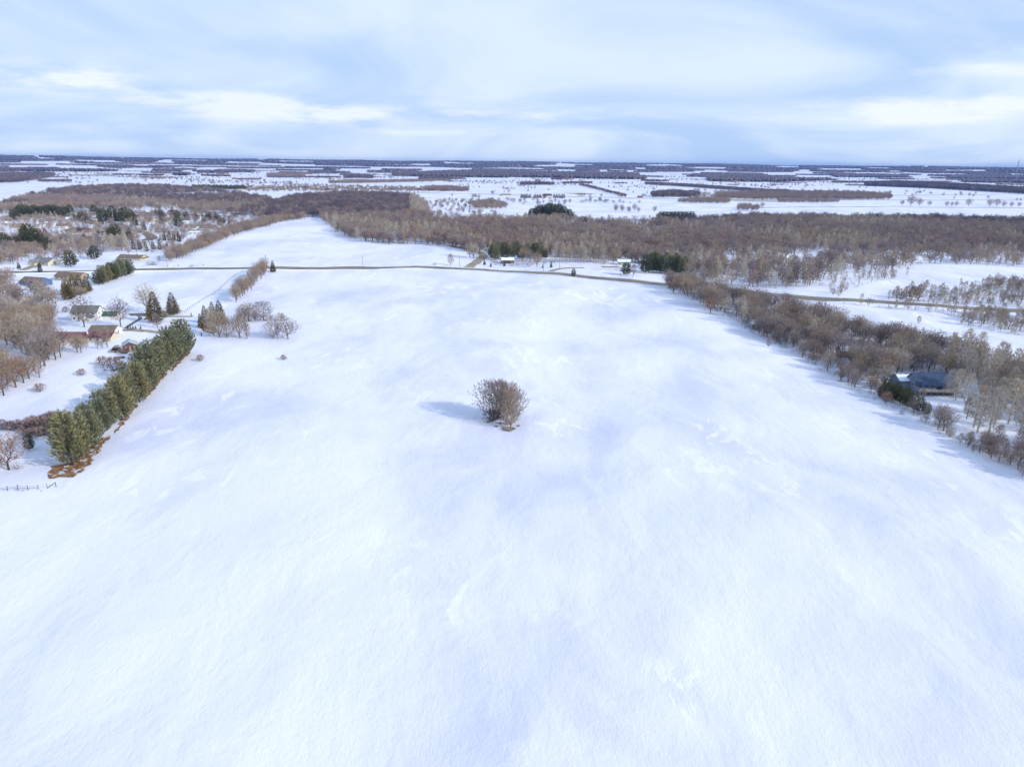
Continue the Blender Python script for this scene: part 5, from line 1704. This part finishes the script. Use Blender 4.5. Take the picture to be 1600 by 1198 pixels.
    for i, (x, y, h) in enumerate(((1007, 427, 28), (1014, 426, 28), (1020, 426, 30), (1026, 425, 28), (1033, 427, 26), (1040, 428, 25), (1047, 427, 26), (1053, 428, 27), (1059, 429, 27), (1065, 430, 27), (1023, 421, 26), (1040, 420, 24), (1055, 421, 24), (1068, 426, 24))):
        place_px('row_pine' if i % 2 else 'round_pine', x, y, h, f'tall dark pine of the block at the road bend, ' + (f'{ORD[i]} in its front row' if i < 10 else f'{ORD[i - 10]} in its back row'), group='dark pine block at the road bend', var=i, name='pine_tree', wide=.8)
    for i, (x, y, h) in enumerate(((832, 345, 18), (839, 346, 22), (847, 347, 25), (855, 347, 26), (863, 347, 26), (871, 346, 25), (880, 346, 22), (889, 345, 17), (843, 342, 20), (859, 341, 22), (875, 341, 20))):
        place_px('round_pine', x, y, h, f'blue green pine in the round clump over the broad wood, ' + (f'{ORD[i]} of the front' if i < 8 else f'{ORD[i - 8]} of the back'), group='pine clump over the broad wood', wide=1.3)
    for i, x in enumerate(range(1032, 1082, 6)):
        place_px('round_pine', x, 348, 16, f'low dark pine at the far edge of the broad wood, {ORD[i]} from the left', group='low pines at the far wood edge', wide=1.4)
    place_px('spruce', 1240, 437, 21, 'lone dark spruce rising from the pale thicket', var=0, wide=1.0)
    place_px('round_pine', 978, 430, 19, 'broad grey green pine on the verge before the cream house', var=0, wide=1.1)
    place_px('young_tree', 990, 430, 16, 'bare tree right beside the broad verge pine', var=1, wide=1.2)
    for (x, y, h, k, lab) in ((757, 414, 9, 'yard_spruce', 'small conifer at the mouth of the side road'), (767, 417, 7, 'yard_spruce', 'tiny red brown conifer on the verge'), (788, 416, 9, 'yard_spruce', 'dark small conifer in the cottage yard'), (848, 419, 6, 'yard_spruce', 'tiny conifer by the curved driveway'),
                              (861, 418, 9, 'yard_spruce', 'dark conifer above the curved driveway'), (839, 417, 22, 'oak_tree', 'tan leafed tree by the curved driveway'), (740, 404, 24, 'grey_tree', 'tan bare tree left of the side road'), (734, 402, 22, 'oak_tree', 'brown leafed tree left of the side road'), (817, 407, 20, 'oak_tree', 'brown tree in front of the pine stand'), (828, 409, 18, 'round_tree', 'grey bare tree in front of the pine stand'), (958, 411, 22, 'oak_tree', 'golden brown tree by the gravel patch')):
        place_px(k, x, y, h, lab, group=None, var=1)
    for i in range(26):
        place_px('pale_tree', 868 + i * 3.1 + rnd.uniform(-1, 1), 408 + i * .15 + rnd.uniform(-2.5, 2), 25 + rnd.uniform(-5, 5), f'pale tan birch before the broad wood, {ORD[i]} of its file from the pine stand', group='pale birches before the broad wood', name='birch_tree')
    for i in range(16):
        place_px('pale_tree' if i % 3 else 'young_tree', 1110 + i * 11 + rnd.uniform(-4, 4), 440 + rnd.uniform(-8, 8), 34 + rnd.uniform(-8, 6), f'tall pale tree of the thicket beyond the road bend, {ORD[i]} from the left', group='pale thicket beyond the road bend', name='birch_tree')
    for i, (x, y, h) in enumerate(((775, 407, 22), (788, 405, 24), (800, 405, 22), (814, 405, 20), (824, 404, 22), (836, 403, 22), (845, 404, 20), (770, 404, 20))):
        place_px('round_pine' if i % 2 else 'row_pine', x, y, h, f'tall green pine at the front of the roadside stand, {ORD[i]} of that front', group='front pines of the roadside stand', name='pine_tree')
    for i, (x, y, h, v) in enumerate(((775, 414, 5, 1), (783, 414, 5, 1), (800, 415, 5, 0), (808, 414, 6, 2), (816, 414, 7, 1), (824, 413, 8, 2), (832, 414, 6, 1), (851, 412, 6, 2), (862, 411, 7, 0), (944, 413, 7, 2), (770, 410, 6, 0), (826, 416, 5, 0))):
        place_px('shrub', x, y, h, f'low yard shrub between cottage and road, {ORD[i]} from the side road', cat='shrub', group='yard shrubs near the cottage', var=v, wide=1.3)
    loose = scatter_poly([(662, 318), (700, 312), (770, 318), (775, 345), (700, 346), (672, 336)], 14, 95, lambda x, y: .32)
    scatter_obj('meadow_trees', loose, WK + ['wood_pine'], (.4, .8), 'loose trees on the white ground beyond the broad wood', pick=lambda p, r_: r_.choice([0, 2, 3, 6, 7, 9, 3]), seed=96)
    # far farm conifer row
    for i, x in enumerate((815, 818, 821, 824, 828, 836, 840, 844, 851, 866, 870, 874, 878, 881)):
        place_px('yard_spruce', x, 309.5, 6.5, f'tiny dark conifer by the far farm, {ORD[i]} of its row from the left', group='conifer row by the far farm', wide=1.5)
    # lone far field trees right
    for (x, y, h, lab) in ((1409, 321, 8, 'small tree left of the tallest far field tree'), (1423, 322, 17, 'tallest bare tree by the second distant road'), (1436, 322, 12, 'round bare tree right of the tallest far field tree'), (1452, 322, 8, 'small round bush tree alone by the second distant road'),
                           (1479, 322.5, 8, 'first low tree of the far bush row'), (1487, 322.5, 7, 'low brown tree inside the far bush row'), (1494, 322.5, 8, 'last low tree of the far bush row'), (1513, 322.5, 12, 'pale far tree standing above the bushes'), (1546, 323, 12, 'dark round far tree of the second group'),
                           (1557, 323, 12, 'pale far tree of the second group'), (1568, 323.5, 9, 'low far tree of the second group'), (1580, 323.5, 8, 'low bush tree at the end of the second group'), (1592, 324, 8, 'far bush tree at the picture edge'), (1191, 325, 9, 'thin far tree above the broad wood')):
        place_px('round_tree', x, y, h, lab, group='lone trees by the second distant road', wide=1.05)
    for i in range(9):
        place_px('round_tree', 944 + rnd.uniform(-6, 70) + i * 3, 329 + rnd.uniform(-1, 4), rnd.uniform(7, 11), f'thin grey tree on the meadow behind the broad wood, {ORD[i]} from the left', group='thin trees behind the broad wood')
    # trees standing in the marsh right
    for (x, y, h, lab) in ((1435, 469, 24, 'brown conical tree alone in the marsh brush'), (1424, 468, 20, 'thin bare tree left of the brown conical one'), (1435, 506, 12, 'small dark tree on the snow between road and belt')):
        place_px('young_tree', x, y, h, lab, group='lone trees of the marsh', wide=1.2)


def build_belt():
    rr = random.Random(42)
    pts = scatter_poly(BELT, 5.9, 51, None, BELT_HOLES)
    pts.sort(key=lambda p: p[0] ** 2 + p[1] ** 2)
    pts = [p for p in pts if to_px(*p)[0] < 1720]
    stuff = []
    marks = [(1110, 'near the road'), (1180, 'near the round russet oak'), (1260, 'by the snowy cabin'), (1340, 'by the snow roofed house'), (1430, 'short of the blue roof'), (1520, 'around the blue roof'), (1900, 'beyond the blue roof')]
    front = [(P(*q).x, P(*q).y) for q in BELT[:9]]

    def dist_front(x, y):
        best = 1e9
        for (ax, ay), (bx, by) in zip(front, front[1:]):
            dx, dy = bx - ax, by - ay
            t = max(0, min(1, ((x - ax) * dx + (y - ay) * dy) / (dx * dx + dy * dy)))
            best = min(best, math.hypot(x - ax - t * dx, y - ay - t * dy))
        return best
    n_ind = 0
    for (x, y) in pts:
        px, py = to_px(x, y)
        if n_ind < 165 and px < 1640:
            n_ind += 1
            df = dist_front(x, y)
            mk = next(b for a, b in marks if px < a)
            row = 'at the field edge' if df < 9 else ('within the belt' if df < 30 else 'deep in the belt')
            q = rr.random()
            if px > 1480 and df > 12 and q < .5:
                key, desc, H = 'pale_tree', 'tall pale', rr.uniform(13, 18)
            elif df < 12:
                key, desc, H = ('oak_tree', 'low russet leafed', rr.uniform(4.5, 8)) if q < .35 else (('round_tree', 'short grey', rr.uniform(6, 10)) if q < .8 else ('young_tree', 'slender', rr.uniform(5, 9)))
            else:
                key, desc, H = ('oak_tree', 'russet leafed', rr.uniform(8, 12)) if q < .10 else (('pale_tree', 'tall pale', rr.uniform(11, 15)) if q < .2 else (('grey_tree', 'tan grey', rr.uniform(10, 13.5)) if q < .4 else ('round_tree', 'grey brown', rr.uniform(9, 14.5))))
            place(key, Vector((x, y, 0)), H, f'{nth(desc + row + mk)} nearest {desc} tree {row} {mk}', group=f'{desc} trees {row} {mk}', name='bare_tree' if key != 'oak_tree' else None)
        else:
            stuff.append((x, y))
    scatter_obj('tree_belt', stuff, ['round_tree', 'grey_tree', 'young_tree', 'oak_tree'], (.62, .95), 'rear bare trees of the belt between the field and the marsh road', pick=lambda p, r_: r_.choice([0, 1, 2, 3, 0, 1, 2, 3, 4, 5, 7, 9]), seed=61)
    # named ones
    place_px('oak_tree', 1110, 489, 26, 'round rust orange oak at the field edge', var=0, wide=1.2, group=None)
    place_px('oak_tree', 1052, 458, 22, 'rust orange oak where the belt meets the road', var=2, wide=1.2)
    place_px('pale_tree', 1160, 508, 36, 'white trunked forked tree right of the round russet oak', var=0, name='birch_tree')
    place_px('pale_tree', 1277, 512, 30, 'white trunked tree rising above the belt', var=1, name='birch_tree')
    place_px('round_tree', 1467, 664, 34, 'leaning forked bare tree at the field edge below the blue roofed house', var=2)
    for i, (x, y, h) in enumerate(((1377, 622, 22), (1386, 622, 25), (1394, 626, 26), (1402, 628, 26), (1410, 632, 26), (1418, 636, 26), (1427, 640, 26), (1436, 644, 24), (1446, 648, 20), (1383, 615, 24), (1399, 620, 24), (1415, 626, 22))):
        place_px('round_pine', x, y, h, f'dark green cedar before the blue roofed house, ' + (f'{ORD[i]} of the front hedge' if i < 9 else f'{ORD[i - 9]} behind the hedge'), group='cedar hedge before the blue roofed house', name='cedar_tree', var=i, wide=.85)
    for i, (x, y, h) in enumerate(((1493, 625, 48), (1490, 622, 42), (1521, 668, 66), (1527, 676, 58), (1545, 676, 70), (1537, 648, 60), (1575, 662, 70), (1593, 675, 62), (1570, 640, 56), (1556, 650, 60))):
        lab = ['tall pale tree touching the corner of the blue roofed house', 'second pale tree at the blue roofed house', 'very tall pale tree in the snowy clearing', 'tall leaning pale tree at the clearing edge', 'many stemmed pale tree before the clearing', 'pale tree in the middle of the clearing', 'dense pale tree by the picture edge', 'pale tree cut by the picture edge', 'pale tree at the back of the clearing', 'slim pale tree behind the many stemmed one'][i]
        place_px('pale_tree', x, y, h, lab, group='pale trees of the snowy clearing', var=i, wide=1.25)
    for i, (x, y, h) in enumerate(((1500, 692, 16), (1512, 698, 20), (1530, 708, 26), (1548, 716, 22), (1560, 722, 40), (1578, 726, 26), (1590, 733, 30), (1484, 684, 14), (1520, 706, 14), (1540, 700, 24), (1597, 744, 24))):
        place_px('oak_tree' if i % 2 else 'young_tree', x, y, h, f'brown small tree on the weedy bank at the near belt end, {ORD[i]} of the bank', group='small trees at the near end of the belt', var=i, name='bare_tree', wide=1.2)
    for (x, y, h, k, lab) in ((1478, 618, 40, 'pale_tree', 'slim pale tree in front of the deck corner of the blue roofed house'), (1508, 640, 56, 'pale_tree', 'pale tree between blue roofed house and clearing'), (1440, 628, 22, 'young_tree', 'thin bare tree before the deck of the blue roofed house'),
                              (1552, 668, 64, 'pale_tree', 'pale tree standing before the clearing middle'), (1585, 655, 66, 'pale_tree', 'tall pale tree back at the picture edge'), (1510, 655, 34, 'young_tree', 'small bare tree on the clearing snow')):
        place_px(k, x, y, h, lab, group='trees about the clearing by the blue roofed house', wide=.9)
    place_px('young_tree', 1200, 542, 14, 'small tree standing just out in the field before the belt', var=0, wide=1.4)


def build_left_wood():
    rr = random.Random(17)
    poly = [(-60, 650), (0, 625), (12, 616), (45, 602), (68, 578), (88, 562), (94, 550), (84, 532), (80, 515), (92, 492), (98, 478), (70, 462), (30, 460), (-60, 470)]
    pts = scatter_poly(poly, 7.8, 71, lambda x, y: .55 if to_px(x, y)[1] > 535 + (60 - to_px(x, y)[0]) * .3 else .9)
    pts.sort(key=lambda p: p[0] ** 2 + p[1] ** 2)
    n = 0
    rest = []
    for (x, y) in pts:
        px, py = to_px(x, y)
        if px > -20 and n < 62:
            n += 1
            low = 'at the snowy slope edge' if py > 560 + (50 - px) * .5 else ('amid the left wood' if py > 510 else 'far back in the left wood')
            q = rr.random()
            if px < 52 and py > 572:
                key, desc, H = 'oak_tree', 'russet leafed', rr.uniform(10, 13)
            elif q < .12: key, desc, H = 'oak_tree', 'tan leafed', rr.uniform(6, 10)
            elif q < .5: key, desc, H = 'grey_tree', 'tan grey', rr.uniform(9.5, 14)
            else: key, desc, H = 'round_tree', 'grey brown', rr.uniform(8.5, 13)
            low = low.replace('left wood', 'wood below the blue house')
            place(key, Vector((x, y, 0)), H, f'{nth(desc + low)} nearest {desc} tree {low}', group=f'{desc} trees {low}', name='bare_tree' if key != 'oak_tree' else None)
        else:
            rest.append((x, y))
    for (x, y, h, k, v, lab) in ((6, 618, 46, 'oak_tree', 0, 'russet tree at the picture edge, lowest on the snowy slope'), (25, 605, 44, 'oak_tree', 2, 'russet tree second along the slope edge from the picture edge'), (37, 598, 46, 'oak_tree', 0, 'brightest russet tree of the slope edge group'), (46, 592, 36, 'oak_tree', 1, 'tan leafed tree closing the russet group'), (12, 598, 52, 'oak_tree', 1, 'tall tan leafed tree behind the russet group'),
                                 (43, 556, 66, 'grey_tree', 0, 'large many limbed tree leaning over the slope'), (70, 572, 62, 'round_tree', 1, 'tall bare tree standing out on the slope edge'), (62, 590, 34, 'young_tree', 0, 'thin bare tree right of the russet group'), (76, 562, 38, 'oak_tree', 1, 'low tan leafed tree beside the tall slope tree'), (87, 562, 40, 'oak_tree', 1, 'tan leafed tree at the tip of the wood'), (95, 558, 44, 'round_tree', 2, 'bare tree at the tip of the wood nearest the red shed')):
        place_px(k, x, y, h, lab, group='trees along the slope edge', var=v)
    if rest:
        scatter_obj('woodland', rest, WK, (.6, .9), 'outer bare trees of the wood below the blue sided house', pick=lambda p, r_: r_.choice([0, 1, 3, 3]), seed=72)
    # trees left and around the gardens by the road
    p2 = scatter_poly([(-40, 440), (22, 436), (28, 450), (10, 458), (-40, 462)], 8, 73)
    p3 = scatter_poly([(-40, 422), (30, 418), (40, 405), (70, 398), (60, 385), (-40, 390)], 9, 74, lambda x, y: .8)
    p4 = scatter_poly([(80, 402), (140, 396), (170, 388), (150, 376), (110, 378), (84, 386)], 9, 75, lambda x, y: .75)
    scatter_obj('garden_trees', p2 + p3 + p4, WK, (.5, .85), 'bare trees between the roadside houses and the subdivision', pick=lambda p, r_: r_.choice([0, 1, 2, 3, 3, 5]), seed=76)


build_trees()
build_belt()
build_left_wood()


# ------------------------------------------------------------------ poles, fences, towers
def pole(px, py, hpx, label, arms=True):
    p = P(px, py)
    H = max(8.5, min(14, upm(p, hpx)))
    t = thing('utility_pole', label, 'utility pole', (p.x, p.y, hz(p.x, p.y)), R(rnd.uniform(-6, 6)), 'utility poles along the road')
    m = MB(); m.tube((0, 0, -.5), (0, 0, H), .2, .14, 8); m.build('post', M['timber'], t)
    if arms:
        a = MB(); a.box(-1.2, -.08, H - .9, 1.2, .08, H - .72); ar = a.build('crossarm', M['timber'], t)
        for x in (-1.05, -.5, .5, 1.05):
            q = MB(); q.tube((x, 0, H - .72), (x, 0, H - .52), .06, .04, 6); q.build('insulator', M['trim'], ar)
    return p, H


def build_small():
    for (x, y, h, lab) in ((103, 416, 14, 'utility pole in front of the round green pine'), (262, 417.5, 14, 'utility pole at the foot of the field tree line'), (416.5, 417, 18, 'utility pole behind the lane row of trees'), (567, 416, 15, 'utility pole alone before the second snow field'),
                           (718, 418, 15, 'utility pole beside the roadside bare tree'), (874, 421, 14, 'utility pole above the curved driveway'), (849, 424, 12, 'utility pole at the driveway mouth'), (989, 434, 16, 'utility pole right of the broad verge pine'), (969, 434, 10, 'short utility pole on the verge before the cream house'), (196, 411, 12, 'utility pole before the wide brown roof')):
        pole(x, y, h, lab)
    # paddock fence low left
    pts = PL((-6, 768), (12, 766), (28, 764), (44, 765), (60, 764), (74, 762.5), (88, 760.5))
    t = thing('paddock_fence', 'old wire and rail paddock fence below the pine row', 'fence', pts[0])
    for i, p in enumerate(pts):
        q = p - pts[0]
        m = MB(); m.tube((q.x, q.y, q.z - .3), (q.x + rnd.uniform(-.1, .1), q.y, q.z + 1.45), .09, .08, 6); m.build('post', M['bark_dark'], t)
        if i < 4:
            r = pts[i + 1] - pts[0]
            for z in (.5, 1.0):
                m = MB(); m.tube((q.x, q.y, q.z + z), (r.x, r.y, r.z + z), .05, .05, 4); m.build('rail', M['timber'], t)
        if i == 6:
            m = MB(); m.tube((q.x - 2.0, q.y - .6, q.z), (q.x, q.y, q.z + 1.5), .09, .09, 5); m.build('brace', M['bark_dark'], t)
    for (x, y, h) in ((28, 766, 5), (36, 767, 3), (65, 767, 2.5)):
        place_px('shrub', x, y, h, {28: 'biggest dark tumble of weeds on the paddock fence', 36: 'smaller weeds right of the biggest tumble on the paddock fence', 65: 'lone weeds near the braced fence post'}[x], cat='weeds', group='weeds on the paddock fence', var=0)
    # lane fence
    a, b = P(288, 489), P(380, 424)
    t = thing('lane_fence', 'long wire fence of wooden posts left of the farm lane', 'fence', a)
    n = 44
    prev = None
    for i in range(n + 1):
        p = a.lerp(b, i / n)
        q = Vector((p.x - a.x, p.y - a.y, hz(p.x, p.y) - a.z))
        m = MB(); m.tube((q.x, q.y, q.z - .3), (q.x, q.y, q.z + 1.5), .1, .09, 5); m.build('post', M['bark_dark'], t)
        if prev is not None:
            for z in (.6, 1.2):
                m = MB(); m.tube((prev.x, prev.y, prev.z + z), (q.x, q.y, q.z + z), .012, .012, 3); m.build('wire', M['timber'], t)
        prev = q
    # lane ends posts + garden conifers
    for i, (x, y) in enumerate(((200, 514), (204, 514), (208, 513.6), (212, 513.6), (220, 514))):
        place_px('yard_spruce', x, y, 5, f'tiny garden cone tree, {["first", "second", "third", "fourth", "fifth"][i]} in the line above the tan drive', group='line of tiny cone trees above the tan drive', wide=1.2)
    for (x, y, lab) in ((299, 493.5, 'short gate post at the end of the gravel drive'), (315, 525, 'short post on the field side of the lane'), (304, 527, 'short post between the pines and the lane')):
        p = P(x, y)
        t = thing('gate_post', lab, 'post', (p.x, p.y, hz(p.x, p.y)))
        m = MB(); m.box(-.2, -.2, -.3, .2, .2, 1.7); m.build('post', M['bark_dark'], t)
        m = MB(); m.box(-.26, -.26, 1.7, .26, .26, 1.8); m.build('cap', M['timber'], t)
    p = P(605, 726)
    t = thing('marker_stake', 'thin survey stake alone in the open snow', 'stake', (p.x, p.y, hz(p.x, p.y)))
    m = MB(); m.tube((0, 0, -.3), (.15, 0, 3.2), .04, .03, 5); m.build('stake', M['timber'], t)
    m = MB(); m.box(.05, -.02, 2.9, .35, .02, 3.15); m.build('ribbon', M['w_white'], t)
    # street mailboxes
    for (x, y, lab) in ((279, 423.5, 'dark mailbox left of the russet verge shrub'), (318, 423, 'dark mailbox right of the russet verge shrub')):
        p = P(x, 416.5)
        t = thing('mailbox', lab, 'mailbox', (p.x, p.y, hz(p.x, p.y)))
        m = MB(); m.box(-.08, -.08, -.2, .08, .08, 1.2); m.build('post', M['timber'], t)
        m = MB(); m.box(-.25, -.4, 1.2, .25, .4, 1.7); m.build('box', M['door_dark'], t)
    # water tower
    p = P(372, 261)
    t = thing('water_tower', 'white water tower standing over the far fields', 'water tower', (p.x, p.y, hz(p.x, p.y)))
    Hh = upm(p, 7.5)
    m = MB(); m.tube((0, 0, 0), (0, 0, Hh * .75), Hh * .05, Hh * .035, 10); m.build('shaft', M['w_white'], t)
    m = MB()
    prof = [(.03, .72), (.11, .78), (.15, .86), (.13, .94), (.05, .99)]
    for (r0, z0), (r1, z1) in zip(prof, prof[1:]):
        m.tube((0, 0, z0 * Hh), (0, 0, z1 * Hh), r0 * Hh, r1 * Hh, 14)
    m.build('tank', M['w_white'], t)
    # lattice mast at the right
    p = P(1586, 280)
    Hh = upm(p, 28)
    t = thing('radio_mast', 'slender lattice radio mast rising over the horizon', 'radio mast', (p.x, p.y, hz(p.x, p.y)))
    w0 = Hh * .035
    legs = []
    for k in range(3):
        a = k * 2.094
        m = MB(); m.tube((w0 * math.cos(a), w0 * math.sin(a), 0), (w0 * .35 * math.cos(a), w0 * .35 * math.sin(a), Hh), Hh * .0075, Hh * .006, 5); m.build('leg', M['concrete'], t)
    m = MB()
    nb = 14
    for k in range(nb):
        z0, z1 = Hh * k / nb, Hh * (k + 1) / nb
        for q in range(3):
            a0, a1 = q * 2.094, (q + 1) * 2.094
            r0 = w0 * (1 - .65 * k / nb); r1 = w0 * (1 - .65 * (k + 1) / nb)
            m.tube((r0 * math.cos(a0), r0 * math.sin(a0), z0), (r1 * math.cos(a1), r1 * math.sin(a1), z1), Hh * .004, Hh * .004, 3)
    m.build('bracing', M['concrete'], t)
    for z in (.90, .96):
        m = MB(); m.tube((0, 0, z * Hh), (0, 0, (z + .025) * Hh), w0 * .8, w0 * .8, 8); m.build('antenna', M['w_white'], t)


build_small()


# ------------------------------------------------------------------ the winter air
def build_haze():
    m = bpy.data.materials.new('haze_air')
    m.use_nodes = True
    nt = m.node_tree
    nt.nodes.clear()
    out = nt.nodes.new('ShaderNodeOutputMaterial')
    v = nt.nodes.new('ShaderNodeVolumePrincipled')
    v.inputs['Color'].default_value = (0.20, 0.42, 1.0, 1)
    v.inputs['Density'].default_value = 4.6e-5
    v.inputs['Anisotropy'].default_value = 0.0
    nt.links.new(v.outputs[0], out.inputs['Volume'])
    b = MB()
    b.box(-13700, -13700, -16, 13700, 13700, 131)
    o = b.build('haze', m)
    tag(o, 'thin blue winter haze over the whole landscape', kind='stuff')


build_haze()
